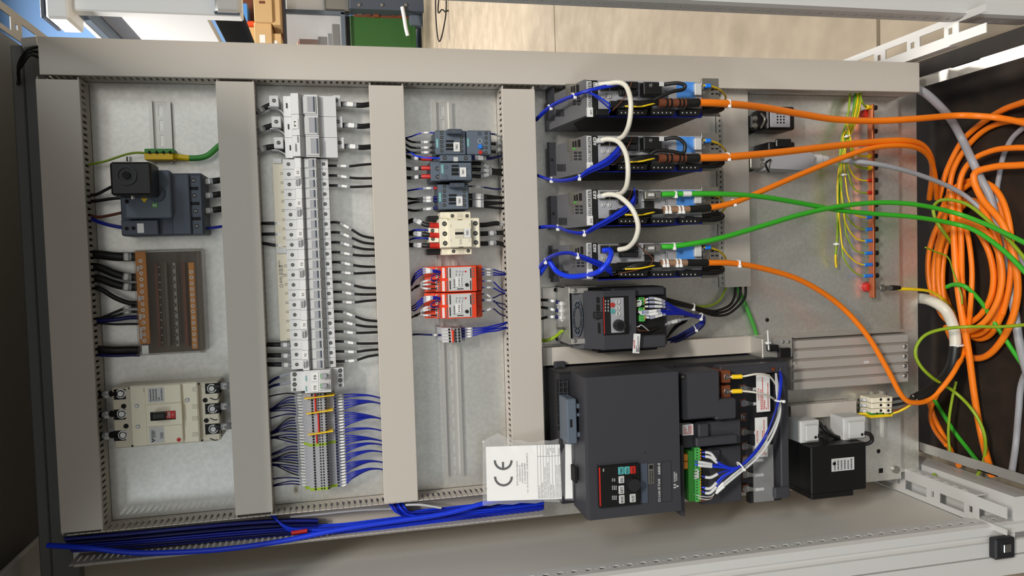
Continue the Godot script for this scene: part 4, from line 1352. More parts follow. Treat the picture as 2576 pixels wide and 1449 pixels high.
func wires_three() -> void:
	var G := "wires left of the contactors"
	var rows := [[334, "blue", 1.3, 348], [357, "black_rubber", 1.9, 345], [371, "black_rubber", 1.9, 360], [383, "black_rubber", 1.9, 373]]
	for k in 4:
		var q: Array = rows[k]
		var w := wire("contactor_wire", "%s wire at the left of the contactor with the blue dial, %s from top" % ["blue" if q[1] == "blue" else "black", ORD[k]], "wire", q[1], [[1016, q[3], 14], [1034, lerpf(q[3], q[0], .6) + 4, 26], [1060, q[0] + 1, 36], [1100, q[0], 42]], q[2])
		sleeve(w, .58, .8, q[2] + .9)
	var red := [[398, 390, 0], [422, 422, 1], [443, 446, 2]]
	for q in red:
		var w := wire("contactor_wire", "thick black wire with a red ferrule at the larger slate contactor, %s of three" % ORD[q[2]], "wire", "black_rubber", [[1016, q[1], 14], [1035, lerpf(q[1], q[0], .5) + 3, 30], [1062, q[0] + 1, 44], [1090, q[0] + 1, 50]], 3.2)
		sleeve(w, .35, .6, 3.8)
		cuff(w, "red_ferrule", "red", .68, .97, 4.0)
	wire("contactor_wire", "bright blue wire looping to the top of the larger slate contactor", "wire", "bright_blue", [[1018, 384, 16], [1034, 384, 40], [1046, 392, 60], [1075, 397, 74], [1108, 398, 76]], 1.5)
	var l3 := [[474, 481, "blue", 1.5], [498, 498, "black_rubber", 2.2], [506, 514, "black_rubber", 2.2], [527, 526, "black_rubber", 2.2]]
	for k in 4:
		var q: Array = l3[k]
		var w := wire("contactor_wire", "%s wire at the left of the small slate contactor, %s from its top" % ["blue" if k == 0 else "black", ORD[k]], "wire", q[2], [[1020, q[1], 14], [1042, q[0] + 3, 26], [1068, q[0], 36], [1108, q[0] - (1 if k < 3 else 5), 42]], q[3])
		sleeve(w, .55, .8, q[3] + 1)
		cuff(w, "ferrule", "red" if k == 0 else "dark_blue", .82, .97, q[3] + .8)
	var l4 := [[568, 562, 4.2], [593, 586, 4.2], [619, 615, 4.2]]
	for k in 3:
		var q: Array = l4[k]
		var w := wire("contactor_wire", "thick black wire with a red ferrule at the cream contactor, %s of three" % ORD[k], "wire", "black_rubber", [[1022, q[1], 14], [1042, q[1] - 8 if k == 0 else q[1] + 2, 40], [1072, lerpf(q[1], q[0], .6), 56], [1108, q[0], 56]], q[2])
		sleeve(w, .38, .6, 5.0)
		cuff(w, "red_ferrule", "red", .76, .98, 5.0)
	for k in 2:
		wire("contactor_wire", "blue wire to the side lug of the cream contactor, %s of two" % ["upper", "lower"][k], "wire", "blue", [[1022, 588 + k * 20, 14], [1040, 580 + k * 20, 34], [1062, 578 + k * 21, 48], [1084, 580 + k * 21, 50]], 1.6)
	# right hand sides, into the fourth duct
	var r1 := [[336, 346, "dark_blue", 1.6, "overload relay, uppermost"], [360, 358, "black_rubber", 3.0, "overload relay, second"], [380, 372, "black_rubber", 3.0, "overload relay, third"]]
	for q in r1:
		var w := wire("contactor_wire", "dark wire from the right of the %s of three" % q[4], "wire", q[2], [[1230, q[0], 42], [1245, q[0] + 2, 42], [1260, lerpf(q[0], q[1], .7), 34], [1285, q[1], 16]], q[3])
		sleeve(w, .2, .55, q[3] + .8)
	for k in 2:
		var w := wire("contactor_wire", "dark blue wire from the auxiliary block of the larger slate contactor, %s of two" % ["upper", "lower"][k], "wire", "dark_blue", [[1180, 394 + k * 7, 70], [1205, 394 + k * 6, 66], [1235, 396 + k * 4, 52], [1262, 392, 36], [1285, 387, 16]], 1.7)
		sleeve(w, .1, .32, 2.4)
	for k in 3:
		var v: float = [404, 422, 442][k]
		var w := wire("contactor_wire", "thick black wire from the right of the larger slate contactor, %s of three" % ORD[k], "wire", "black_rubber", [[1184, v + 8 - k * 4, 44], [1210, v + 8 - k * 3, 44], [1240, 428 + k * 4, 36], [1265, 428 + k * 5, 26], [1285, 428 + k * 4, 14]], 3.4)
		sleeve(w, .2, .45, 4.0)
	var r3 := [[469, 470, "dark_blue", 1.5], [490, 497, "black_rubber", 2.4], [497, 499, "black_rubber", 2.4], [506, 511, "black_rubber", 2.4], [512, 512, "black_rubber", 2.4], [518, 525, "black_rubber", 2.4]]
	for k in 6:
		var q: Array = r3[k]
		var w := wire("contactor_wire", "%s wire from the right of the small slate contactor, %s from its top" % ["dark blue" if k == 0 else "black", ORD[k]], "wire", q[2], [[1172, q[0], 40], [1195, q[0], 40], [1222, q[0] + (2 if k else 3), 38], [1252, lerpf(q[0], q[1], .8) + (6 if k == 0 else 0), 28], [1285, q[1], 14]], q[3])
		sleeve(w, .12, .34, q[3] + .8)
	for k in 3:
		var v: float = [566, 588, 613][k]
		var w := wire("contactor_wire", "thick black wire from the right of the cream contactor, %s of three" % ORD[k], "wire", "black_rubber", [[1198, v, 48], [1220, v, 46], [1248, v - (4 if k == 0 else 2), 36], [1268, v - (2 if k < 2 else -2), 24], [1290, v + 2, 12]], 4.4)
		sleeve(w, .55 if k == 0 else .25, .75 if k == 0 else .45, 5.0)
	# relay wires
	for n in 2:
		var dv := n * 67.0
		var nm: String = ["upper", "lower"][n]
		for k in 3:
			var w := wire("relay_wire", "blue wire at the left of the %s orange relay, %s of three" % [nm, ORD[k]], "wire", "blue", [[1035, 712 + dv * .9 + k * 3, 14], [1044, 690 + dv * 1.15 + k * 7, 36], [1064, 676 + dv * 1.1 + k * 6, 56], [1088, 679 + dv + k * 3, 64], [1110, 683 + dv + k * 2, 58]], 1.3)
			sleeve(w, .6, .8, 1.9)
		for k in 3:
			var v: float = [707, 716, 726][k] + dv * (.96 if k == 1 else 1.0)
			var w := wire("relay_wire", "black wire at the left of the %s orange relay, %s of three" % [nm, ORD[k]], "wire", "black", [[1036, 728 + n * 68 + k * 2, 14], [1050, 722 + n * 72 - k * 2, 36], [1068, v, 54], [1098, v - 2 + k, 56]], 1.2)
			sleeve(w, .55, .85, 2.0)
		wire("relay_wire", "small blue wire bridge curling on the left of the %s orange relay" % nm, "wire", "blue", [[1106, 692 + dv, 56], [1094, 692 + dv, 64], [1085, 699 + dv, 66], [1090, 708 + dv, 64], [1104, 703 + dv, 56]], .9)
		var rr := [[678, 687], [686, 690], [692, 692], [708, 737], [724, 740]] if n == 0 else [[741, 740], [755, 768], [757, 783], [783, 796]]
		for k in rr.size():
			var q: Array = rr[k]
			var w := wire("relay_wire", "dark blue wire from the right of the %s orange relay, %s from its top" % [nm, ORD[k]], "wire", "blue" if n == 0 else "dark_blue", [[1206, q[0], 48], [1222, q[0] - 1, 50], [1240, q[0] + (0 if n == 0 else 8 - k * 5), 46], [1262, lerpf(q[0], q[1], .7), 34], [1290, q[1], 12]], 1.3)
			sleeve(w, .1, .3, 2.0)
	var tl := wire("terminal_wire", "single dark blue wire left of the five distribution terminals", "wire", "dark_blue", [[1030, 843, 14], [1050, 841, 24], [1075, 842, 28], [1114, 843, 28]], 1.7)
	sleeve(tl, .7, .85, 2.3)
	for k in 4:
		var w := wire("terminal_wire", "blue wire right of the five distribution terminals, %s from top" % ORD[k], "wire", "blue", [[1158, 826 + k * 7, 26], [1185, 826 + k * 6.5, 32], [1220, 826 + k * 4 - 2, 38], [1255, 816 + k * 5, 34], [1292, 806 + (k / 2) * 13, 12]], 1.5)
		sleeve(w, .08, .2, 2.2)

# ---------- servo drives ----------
const DF := 165.0
const DRIVE := ["uppermost", "second", "third", "lowest"]
func servo(i: int) -> void:
	var dv: float = [-273.0, -135.0, 0.0, 134.0][i]
	var o := at_px("servo_drive", "dark grey servo drive with a black and white name strip, %s of the four" % DRIVE[i], "servo drive", 1600, 520 + dv, 0)
	var y0 := P(1600, 476 + dv, DF).y
	var y1 := P(1600, 566 + dv, DF).y
	var a0 := P(1379, 520, 8).x
	var a1 := P(1477, 520, DF).x
	var a2 := P(1766, 520, DF).x
	prism(PackedVector2Array([Vector2(a0 + 1, 1), Vector2(a1 + .5, DF - 1), Vector2(a2, DF - 1), Vector2(a2, 1)]), 1, y0 + .6, y1 - .6)
	part("chassis", "anthracite_dark", o)
	prism(PackedVector2Array([Vector2(a0, 1), Vector2(a1, DF), Vector2(a1 + 6, DF), Vector2(a1 + 3, 90), Vector2(a0 + 60, 20), Vector2(a0 + 60, 1)]), 1, y0, y1)
	var cap := part("top_cover", "akd_grey", o)
	var slope := func(u: float, v: float, h: float) -> Vector3:
		var t := clampf((u - 1379.0) / 98.0, 0, 1)
		t = t * 1.12 / (1.0 + .12 * t)
		var q := P3(u, v + dv, lerpf(8, DF, t))
		var n := Vector2(-(DF - 8), a1 - a0).normalized()
		return Vector3(lerpf(a0, a1, (q.z - 8) / (DF - 8)) + n.x * h, q.y, q.z + n.y * h)
	var on := func(called: String, matname: String, par: Node3D, u0: float, v0: float, u1: float, v1: float, h := .6) -> Node3D:
		hexa([slope.call(u0, v0, -1), slope.call(u0, v1, -1), slope.call(u1, v1, -1), slope.call(u1, v0, -1), slope.call(u0, v0, h), slope.call(u0, v1, h), slope.call(u1, v1, h), slope.call(u1, v0, h)])
		return part(called, matname, par)
	on.call("dark_end", "anthracite", cap, 1381, 493, 1401, 576, .8)
	on.call("screw_hole", "hole", cap, 1390, 534, 1396, 541, 1.0)
	on.call("display_field", "dull_steel", cap, 1431, 484, 1466, 516, .5)
	for k in 3:
		on.call("display_window", "hole", cap, [1445, 1451, 1458][k], [491, 489, 486][k], [1449, 1455, 1465][k], 505, .9)
		for j in 3:
			on.call("key", "dull_steel" if k == 0 else "anthracite_dark", cap, 1437 + k * 11, 517 + j * 8, 1444 + k * 11, 521.5 + j * 8, .9)
	if i in [1, 2]:
		on.call("status_lamp", "green", cap, 1445, 507, 1451, 511, .9)
	for k in 7:
		on.call("vent_slot", "anthracite_dark", cap, 1404 + k * 3.2, 548, 1405.4 + k * 3.2, 566, .2)
	# front
	slab(o, "name_strip", "off_white", 1477, 477 + dv, 1489, 566 + dv, DF - 2, DF + 1.5, .2)
	word(o, "KOLLMORGEN", 1479.5, 480 + dv, 1487, 545 + dv, DF + 1.6)
	slab(o, "model_strip", "hole", 1489.5, 477 + dv, 1504, 566 + dv, DF - 2, DF + 1, .2)
	word(o, "AKD", 1492, 480 + dv, 1500, 501 + dv, DF + 1.1, "label_white")
	slab(o, "marker_tag", "label_white", 1477, 543 + dv, 1492, 567 + dv, DF, DF + 2.4, .2)
	word(o, ["3T1", "3T2", "3T3", "3T4"][i], 1485, 550 + dv, 1489.5, 561 + dv, DF + 2.5)
	var f := slab(o, "front_plate", "cable_grey", 1504.5, 477 + dv, 1766, 549 + dv, DF - 2, DF, .3)
	slab(o, "base_strip", "blue", 1504.5, 549 + dv, 1766, 567 + dv, DF - 8, DF - 1, .3, "blue lower edge")
	slab(f, "port_frame", "dull_steel", 1509, 481 + dv, 1559, 503 + dv, DF, DF + 2, .4)
	for k in 2:
		slab(f, "network_port", "hole", 1511 + k * 24, 484 + dv, 1532 + k * 24, 501 + dv, DF, DF + 2.3, 0)
	for k in 2:
		var p := P(1516.5 + k * 16, 516 + dv, DF)
		cy(p.x, p.y, DF, DF + 2, 3.8, 16, 3.2)
		var dial := part("rotary_dial", "off_white", f)
		bx(p.x - .5, p.y - 2.2, DF + 2, p.x + .5, p.y + 2.2, DF + 2.3)
		part("arrow_slot", "ink_grey", dial)
		slab(f, "printed_mark", "ink_grey", 1526 + k * 25, 506 + dv, 1528 + k * 25, 510 + dv, DF, DF + .15, 0)
	slab(f, "digital_plug", "black", 1560, 478 + dv, 1606, 496 + dv, DF, DF + 9, .8)
	slab(f, "digital_plug", "black", 1560, 498 + dv, 1606, 513 + dv, DF, DF + 9, .8)
	slab(f, "white_partition", "off_white", 1606, 479 + dv, 1620, 480.6 + dv, DF, DF + 6, .2)
	slab(f, "white_partition", "off_white", 1617, 479 + dv, 1620, 506 + dv, DF, DF + 6, .2)
	for k in 8:
		slab(f, "plug_pole", "anthracite_dark", 1562 + k * 5.4, 500 + dv, 1565.5 + k * 5.4, 511 + dv, DF + 9, DF + 10, .2)
	slab(f, "film_label", "film_blue", 1702, 479 + dv, 1748, 519 + dv, DF, DF + .4, 0, "glossy blue film label")
	print_(f, 1672, 500 + dv, 1681, 520 + dv, DF + .05, 2, "ink_grey", 3)
	var cl := slab(o, "shield_clamp", "off_white", 1749, 482 + dv, 1766, 512 + dv, DF, DF + 8, 1)
	bolt(cl, 1766, 494 + dv, DF + 6, 3.0)
	bolt(cl, 1771, 506 + dv, DF + 4, 2.4)
	var g := slab(o, "shield_bracket", "dull_steel", 1766, 470 + dv, 1809, 565 + dv, DF - 14, DF - 10, .5, "metal shield bracket with square holes")
	for k in 3:
		for j in 2:
			slab(g, "square_hole", "hole", 1789 + j * 11, [496, 507, 529][k] + dv, 1796 + j * 11, [500, 511, 533][k] + dv, DF - 11, DF - 9.8, 0)
	for k in 3:
		var uu: float = [1558, 1640, 1712][k]
		var ww: float = [68, 56, 48][k]
		prism(PackedVector2Array([P(uu - 4, 548 + dv, DF + 12), P(uu, 562 + dv, DF + 12), P(uu + ww, 562 + dv, DF + 12), P(uu + ww + 4, 548 + dv, DF + 12)]), 2, DF - 6, DF + 12)
		var tb := part("terminal_plug", "black", o)
		for j in int(ww / 10.5):
			slab(tb, "pole_mark", "off_white", uu + 4 + j * 10.5, 555 + dv, uu + 6.5 + j * 10.5, 558 + dv, DF + 12, DF + 12.2, 0)
			slab(tb, "clamp_hole", "hole", uu + 2 + j * 10.5, 549 + dv, uu + 8 + j * 10.5, 553 + dv, DF + 12, DF + 12.2, 0)
	slab(o, "supply_plug", "black", 1500, 549 + dv, 1534, 563 + dv, DF - 4, DF + 8, .8)
	slab(o, "power_plug", "black", 1535, 527 + dv, 1640, 547 + dv, DF, DF + 7, 1)
	slab(o, "steel_edge", "steel", 1553, 523.5 + dv, 1640, 526 + dv, DF, DF + 6, .2)
	if i < 2:
		var h := slab(o, "connector_hood", "black", 1620, 479 + dv, 1666, 512 + dv, DF, DF + 20, 1.5, "black connector hood")
		bolt(h, 1637, 488 + dv, DF + 20, 2.6)
		slab(h, "grey_insert", "off_white", 1659, 478 + dv, 1671, 490 + dv, DF + 15, DF + 21, .4)
		var lp := wire("encoder_cable", "black cable looping from the connector hood of the %s servo drive" % DRIVE[i], "cable", "black_rubber", px_shift([[1664, 487, DF + 12], [1700, 482, DF + 22], [1722, 487 if i == 0 else 497, DF + 26], [1718, 498 if i == 0 else 520, DF + 26], [1690, 504 if i == 0 else 516, DF + 24], [1650, 522 if i == 0 else 514, DF + 20], [1622, 540, DF + 14]], dv), 3.2, "", 9)
	else:
		var h := slab(o, "metal_connector", "dull_steel", 1623, 480 + dv, 1649, 501 + dv, DF, DF + 16, 1, "metal connector shell")
		slab(h, "grey_tab", "off_white", 1632, 486 + dv, 1647, 494 + dv, DF + 16, DF + 19, .8)
		slab(h, "cable_neck", "steel", 1649, 480 + dv, 1664, 499 + dv, DF + 2, DF + 14, 1)
		slab(o, "spare_port", "hole", 1622, 506 + dv, 1645, 523 + dv, DF, DF + 3, .5)
	motor_cores(i, dv)

func px_shift(list: Array, dv: float) -> Array:
	var out := []
	for q in list:
		out.append([q[0], q[1] + dv, q[2]])
	return out

func motor_cores(i: int, dv: float) -> void:
	var nm: String = DRIVE[i]
	for k in 4:
		wire("motor_core", "black motor core into the plugs of the %s servo drive, %s of four" % [nm, ORD[k]], "wire", "black", px_shift([[1668, 529 + k * 2 - 8 * int(i < 2) * 0, DF + 18], [1630, 526 + k * 4, DF + 22], [1595, 532 + k * 3, DF + 18], [1565 + k * 9, 544 + k, DF + 10]], dv), 1.9)
	wire("motor_core", "yellow and green core crossing the black plugs of the %s servo drive" % nm, "wire", "earth_yellow", px_shift([[1662, 530, DF + 16], [1635, 536, DF + 24], [1610, 541, DF + 24], [1572, 540 + (i % 2) * 3, DF + 16]], dv), 1.5)
	wire("loop_cable", "short black cable loop bound under the motor cable of the %s servo drive" % nm, "cable", "black", px_shift([[1725, 549, DF + 6], [1760, 552, DF + 8], [1800, 553, DF + 4], [1818, 545, DF], [1806, 538, DF - 2], [1770, 545, DF + 2]], dv), 4.0)
	wire("earth_lead", "short green and yellow lead at the bracket of the %s servo drive" % nm, "wire", "earth_yellow", px_shift([[1770, 488, DF + 2], [1790, 490, DF - 2], [1812, 500, DF - 16], [1826, 518, DF - 40], [1815, 535, DF - 70]], dv), 1.8)
	var e := at_px("cable_lug", "blue insulated lug on the bracket of the %s servo drive" % nm, "cable lug", 1781, 488 + dv, DF)
	slab(e, "sleeve", "sky_blue", 1775, 483 + dv, 1790, 493 + dv, DF - 8, DF + 4, 1.2)

func brown_wires() -> void:
	for i in 4:
		var dv: float = [-273.0, -135.0, 0.0, 134.0][i]
		wire("sensor_wire", "thin brown wire across the front of the %s servo drive" % DRIVE[i], "wire", "brown", px_shift([[1590, 478, DF + 12], [1585, 492, DF + 14], [1570, 520, DF + 12], [1540, 552, DF + 8]] if i != 3 else [[1600, 480, DF + 12], [1625, 500, DF + 22], [1643, 520, DF + 24], [1620, 540, DF + 24], [1540, 558, DF + 8]], dv), .8)

func drive_cables() -> void:
	brown_wires()
	# white patch cables from drive to drive
	var pw := [[[1507, 213, DF + 6], [1530, 210, DF + 16], [1560, 208, DF + 26], [1578, 222, DF + 38], [1587, 260, DF + 50], [1583, 310, DF + 46], [1570, 340, DF + 26], [1552, 352, DF + 10]], [[1512, 353, DF + 6], [1532, 350, DF + 16], [1556, 357, DF + 28], [1574, 385, DF + 44], [1580, 425, DF + 52], [1577, 465, DF + 42], [1565, 485, DF + 22], [1552, 489, DF + 10]], [[1514, 493, DF + 6], [1535, 489, DF + 16], [1560, 496, DF + 30], [1590, 525, DF + 48], [1605, 565, DF + 54], [1599, 600, DF + 46], [1580, 622, DF + 26], [1556, 628, DF + 10]]]
	for i in 3:
		var w := wire("patch_cable", "white network patch cable arching from the %s servo drive to the next" % DRIVE[i], "cable", "cable_white", pw[i], 4.3, "", 10)
		var q: Array = pw[i][0]
		slab(w, "plug", "off_white", q[0] - 8, q[1] - 6, q[0] + 10, q[1] + 6, DF + 1, DF + 10, 1)
	# bright blue network cable on the lowest drive
	var w2 := wire("network_cable", "thick bright blue network cable looping over the lowest servo drive", "cable", "bright_blue", [[1520, 631, DF + 8], [1534, 629, DF + 22], [1537, 640, DF + 34], [1528, 662, DF + 38], [1505, 684, DF + 32], [1470, 693, 150], [1430, 695, 120], [1400, 682, 95], [1380, 655, 80], [1372, 668, 60], [1355, 692, 40], [1340, 702, 20]], 4.6, "", 10)
	slab(w2, "plug", "bright_blue", 1519, 623, 1541, 635, DF + 4, DF + 16, 1.5)
	# bundles of thin blue control wires, tied
	var bl := [[[1348, 302, 30], [1382, 270, 80], [1420, 250, 130], [1442, 242, 158], [1480, 230, DF + 14], [1530, 220, DF + 16], [1556, 215, DF + 10]], [[1348, 440, 30], [1385, 452, 90], [1420, 454, 140], [1455, 446, 176], [1485, 428, DF + 12], [1530, 405, DF + 16], [1560, 376, DF + 12]], [[1348, 573, 30], [1395, 570, 90], [1430, 582, 140], [1468, 586, 176], [1500, 570, DF + 14], [1545, 545, DF + 14], [1590, 512, DF + 14], [1598, 482, DF + 10]], [[1345, 692, 30], [1372, 655, 80], [1400, 640, 130], [1430, 636, 160], [1452, 642, 176], [1485, 655, DF + 12], [1515, 668, DF + 10], [1540, 684, DF + 6]]]
	for i in 4:
		var dv: float = [-273.0, -135.0, 0.0, 134.0][i]
		for k in 5:
			var pts := []
			for j in bl[i].size():
				var q: Array = bl[i][j]
				var open := maxf(0.0, (j - 3.0)) * 2.6
				var qv: float = q[1] + (k - 2) * (1.3 + open * (.35 if i != 1 else .55))
				if j >= 5 and i in [0] and k > 2:
					qv = q[1] + 40 + (k - 3) * 12 + (j - 5) * 16
				pts.append([q[0] + (k - 2) * .8 - (26 if (i == 0 and k > 2 and j == 6) else 0), qv, q[2] + (k % 3) * 1.8])
			wire("drive_wire", "thin blue wire in the tied bundle of the %s servo drive, %s of five" % [DRIVE[i], ORD[k]], "wire", "bright_blue" if k % 2 else "blue", pts, 1.35)
		var t: Array = [[[1382, 270, 80], [1442, 241, 158]], [[1386, 452, 92], [1456, 446, 176]], [[1402, 572, 100], [1468, 586, 176]], [[1371, 656, 80], [1452, 643, 176]]][i]
		for k in 2:
			tie("white cable tie %s on the blue bundle of the %s servo drive" % [["near the duct", "farther along"][k], DRIVE[i]], t[k][0], t[k][1], t[k][2] + 1, 4.2, Vector2(1, -.5 if i == 0 else .1), "")
	# motor cables
	var m := [
		[[1658, 259, DF + 20], [1730, 259, DF + 20], [1762, 258, DF + 20], [1830, 261, DF + 10], [1916, 270, 140], [2010, 286, 105], [2100, 300, 75], [2200, 304, 55], [2300, 299, 50], [2400, 291, 40], [2460, 292, 70, 1], [2520, 298, 40, 1], [2620, 318, 40, 1]],
		[[1658, 398, DF + 20], [1730, 398, DF + 20], [1762, 397, DF + 20], [1830, 395, DF + 10], [1950, 384, 140], [2100, 367, 90], [2200, 357, 60], [2275, 354, 45], [2320, 366, 20], [2342, 400, -10], [2346, 440, -60], [2338, 500, 30, 1]],
		[[1668, 528, DF + 18], [1732, 526, DF + 18], [1790, 522, DF + 14], [1850, 508, DF], [1930, 475, 140], [2020, 436, 110], [2110, 400, 85], [2200, 371, 65], [2290, 368, 45], [2335, 392, 10], [2352, 440, -30], [2356, 500, 40, 1]],
		[[1662, 662, DF + 18], [1724, 661, DF + 18], [1785, 661, DF + 14], [1850, 663, DF], [1930, 678, 140], [2020, 708, 115], [2110, 766, 90], [2180, 842, 85], [2230, 925, 80], [2268, 995, 75], [2300, 1013, 70], [2345, 1000, 60], [2400, 935, 60], [2430, 860, 60, 1], [2442, 760, 80, 1], [2444, 660, 70, 1], [2425, 560, 60, 1], [2380, 520, 40, 1]]]
	for i in 4:
		var nm: String = DRIVE[i]
		var r: float = 6.6 if i < 2 else 5.2
		var w := wire("motor_cable", "orange motor cable leaving the %s servo drive to the right" % nm, "cable", "orange", m[i], r, "", 12)
		var l: PackedVector3Array = w.get_meta("line")
		var total := 0.0
		for k in l.size() - 1:
			total += l[k].distance_to(l[k + 1])
		var f := 1.0 / total
		cuff(w, "shield_sleeve", "brown" if i < 2 else "braid", 0, 48 * f, r + .7, 12)
		cuff(w, "heat_shrink", "black_rubber", 48 * f, (72 if i < 2 else 88) * f, r + 1.1, 12)
		for k in 4:
			var fr: float = [11, 19, 34, 41][k] * f
			if i < 2:
				cuff(w, "black_ring", "black", fr, fr + 3 * f, r + 1.6, 12)
		if i >= 2:
			var vv: float = 527 if i == 2 else 661
			for k in 4:
				tie("white cable tie on the braided shield of the %s servo drive, %s of four" % [nm, ORD[k]], [1673, 1682, 1706, 1715][k] - (i - 2) * 6, vv, DF + 18, r + 1.2, Vector2(1, 0), "", 3.0)
		tie("white cable tie round the orange cable beside the %s servo drive" % nm, [1831, 1829, 1843, 1857][i], [261, 395, 510, 663][i], DF + 8 - (i / 2) * 10, r + .6, Vector2(1, [0.1, -.05, -.3, .05][i]), "", 4.0)
	# green encoder cables
	var g := [
		[[1664, 489, DF + 9], [1700, 488, DF + 12], [1810, 488, DF + 8], [1916, 495, 150], [2030, 514, 115], [2110, 529, 95], [2200, 538, 80], [2300, 546, 75], [2400, 563, 75], [2460, 584, 110, 1], [2535, 640, 100, 1], [2620, 730, 90, 1]],
		[[1664, 620, DF + 9], [1700, 619, DF + 14], [1800, 602, DF + 10], [1916, 569, 150], [2010, 541, 125], [2100, 521, 105], [2200, 510, 90], [2300, 514, 85], [2400, 535, 85], [2470, 560, 120, 1], [2540, 592, 120, 1], [2620, 632, 120, 1]]]
	for i in 2:
		var nm: String = ["third", "lowest"][i]
		var w := wire("encoder_cable", "green encoder cable leaving the %s servo drive and crossing the other green one" % nm, "cable", "green", g[i], 4.7, "", 12)
		if i == 0:
			cuff(w, "printed_label", "label_white", .041, .058, 4.95, 12)
		tie("white cable tie round the green cable of the %s servo drive" % nm, [1698, 1694][i], [489, 619][i], DF + 13, 5.2, Vector2(1, .1), "", 3.4)

# ---------- small inverter ----------
func small_inverter() -> void:
	var o := at_px("frequency_inverter", "small black inverter with round keys, between the servo drives and the large inverter", "inverter", 1560, 800, 0)
	var r := rect(1366, 722, 1430, 866, 3)
	bx(r[0], r[1], 0, P(1600, 800, 3).x, r[3], 3, .5)
	part("mounting_foot", "bright_zinc", o, "zinc plated mounting foot")
	for q in [[1398, 729], [1402, 852]]:
		well(o, q[0], q[1], 3.1, 4.2, "mounting_hole", false)
	var aw := P(1432, 800, 84).x
	bx(aw, P(1432, 722, 84).y, 2, aw + 2, P(1432, 867, 84).y, 84, .3)
	part("bracket_wall", "bright_zinc", o)
	bx(aw, P(1432, 722, 50).y - 1, 2, P(1500, 722, 60).x, P(1432, 722, 50).y + 1, 60)
	part("bracket_cheek", "bright_zinc", o)
	# body: back block and raised front
	var y0 := P(1560, 728, 100).y
	var y1 := P(1560, 872, 100).y
	var ab := P(1440, 800, 84).x
	var af := P(1519, 800, 132).x
	var ae := P(1679, 800, 110).x
	prism(PackedVector2Array([Vector2(ab, 4), Vector2(ab, 84), Vector2(P(1467, 800, 96).x, 96), Vector2(af, 132), Vector2(P(1600, 800, 132).x, 132), Vector2(P(1600, 800, 118).x, 112), Vector2(ae, 106), Vector2(ae, 4)]), 1, y0, y1)
	part("housing", "anthracite", o)
	slab(o, "upper_cheek", "anthracite", 1540, 722, 1672, 744, 70, 122, 2)
	slab(o, "lower_cheek", "anthracite", 1515, 846, 1676, 878, 60, 126, 2)
	bx(P(1500, 800, 60).x, y1 - 1, 4, ae, P(1560, 884, 60).y, 64, 2)
	part("lower_skirt", "anthracite_dark", o)
	# fan on the top slope
	var c := P(1453, 800, 90)
	var fan := part_ring(o, "fan_grille", "anthracite_dark", 1453, 800, 12.5, 45, 92)
	for k in 2:
		slab(o, "bracket_clip", "bright_zinc", 1438, [724, 852][k], 1480, [738, 866][k], 80, 98, 1)
		bolt(o, 1447, [731, 858][k], 98, 3.0)
	for k in 3:
		slab(o, "cover_notch", "hole", [1503, 1503, 1506][k], [748, 766, 812][k], [1515, 1517, 1518][k], [762, 782, 838][k], 112, 126, 0)
	slab(o, "cover_latch", "anthracite_dark", 1497, 785, 1517, 802, 118, 130, 1)
	var f := slab(o, "operator_panel", "black", 1518, 746, 1582, 842, 120, 134, 1, "operator panel with round keys")
	slab(f, "red_stripe", "red", 1518.5, 748, 1520.5, 841, 134, 134.3, 0)
	slab(f, "display_window", "hole", 1521, 786, 1537, 840, 134, 134.4, .1)
	slab(f, "key_field", "cable_grey", 1537, 749, 1570, 837, 134, 135, .3)
	for q in [[1553.5, 759, "off_white", "PU"], [1554, 774, "off_white", "SET"], [1554.5, 789, "off_white", "MODE"], [1540, 767, "red", "STOP"], [1541, 783, "teal", "RUN"]]:
		var p := P(q[0], q[1], 135)
		cy(p.x, p.y, 134.5, 137, 4.1, 18)
		part("round_key", q[2], f)
		word(f, q[3], q[0] - 2, q[1] - 4, q[0] + 2, q[1] + 4, 137.1, "ink" if q[2] == "off_white" else "ink_grey")
	for k in 4:
		for j in 2:
			slab(f, "printed_word", "off_white", 1522 + j * 7, 755 + k * 8, 1524 + j * 7, 760 + k * 8, 134.4, 134.6, 0)
	var p := P(1555.5, 818, 135)
	cy(p.x, p.y, 134, 146, 10.6, 28, 9.8)
	var kn := part("setting_knob", "black", f, "black setting knob")
	ring(p.x, p.y, 145.5, 147, 9.6, 6.4, 24)
	part("knob_rim", "anthracite_dark", kn)
	slab(o, "lower_front", "black", 1583, 745, 1672, 846, 100, 113, 1)
	for q in [[1588, 750, 1600, 788], [1608, 748, 1622, 768], [1608, 773, 1622, 782], [1609, 793, 1623, 809], [1579, 804, 1594, 834]]:
		var g := slab(o, "green_plug", "plug_green", q[0], q[1], q[2], q[3], 112, 126, .8, "green plug with spring clamps")
		for k in int((q[3] - q[1]) / 6.0):
			slab(g, "clamp_hole", "hole", q[0] + 3, q[1] + 2 + k * 6.2, q[0] + 5, q[1] + 4.4 + k * 6.2, 126, 126.2, 0)
			slab(g, "clamp_hole", "hole", q[0] + 7.6, q[1] + 2 + k * 6.2, q[0] + 9.6, q[1] + 4.4 + k * 6.2, 126, 126.2, 0)
			slab(g, "clamp_lever", "amber", q[2] - 2, q[1] + 2 + k * 6.2, q[2] + .6, q[1] + 4.6 + k * 6.2, 120, 126.5, 0)
	bolt(o, 1584, 791, 128, 3.4, "copper", "brass_nut")
	for k in 2:
		wire("white_bridge", "white bridge loop plugged into the green plugs of the small inverter, %s of two" % ["upper", "lower"][k], "wire", "off_white", [[1602, 757 + k * 6, 124], [1610, 756 + k * 6, 132], [1613, 760 + k * 4, 134], [1610, 765 + k * 4, 132], [1602, 766 + k * 4, 124]], 1.3)
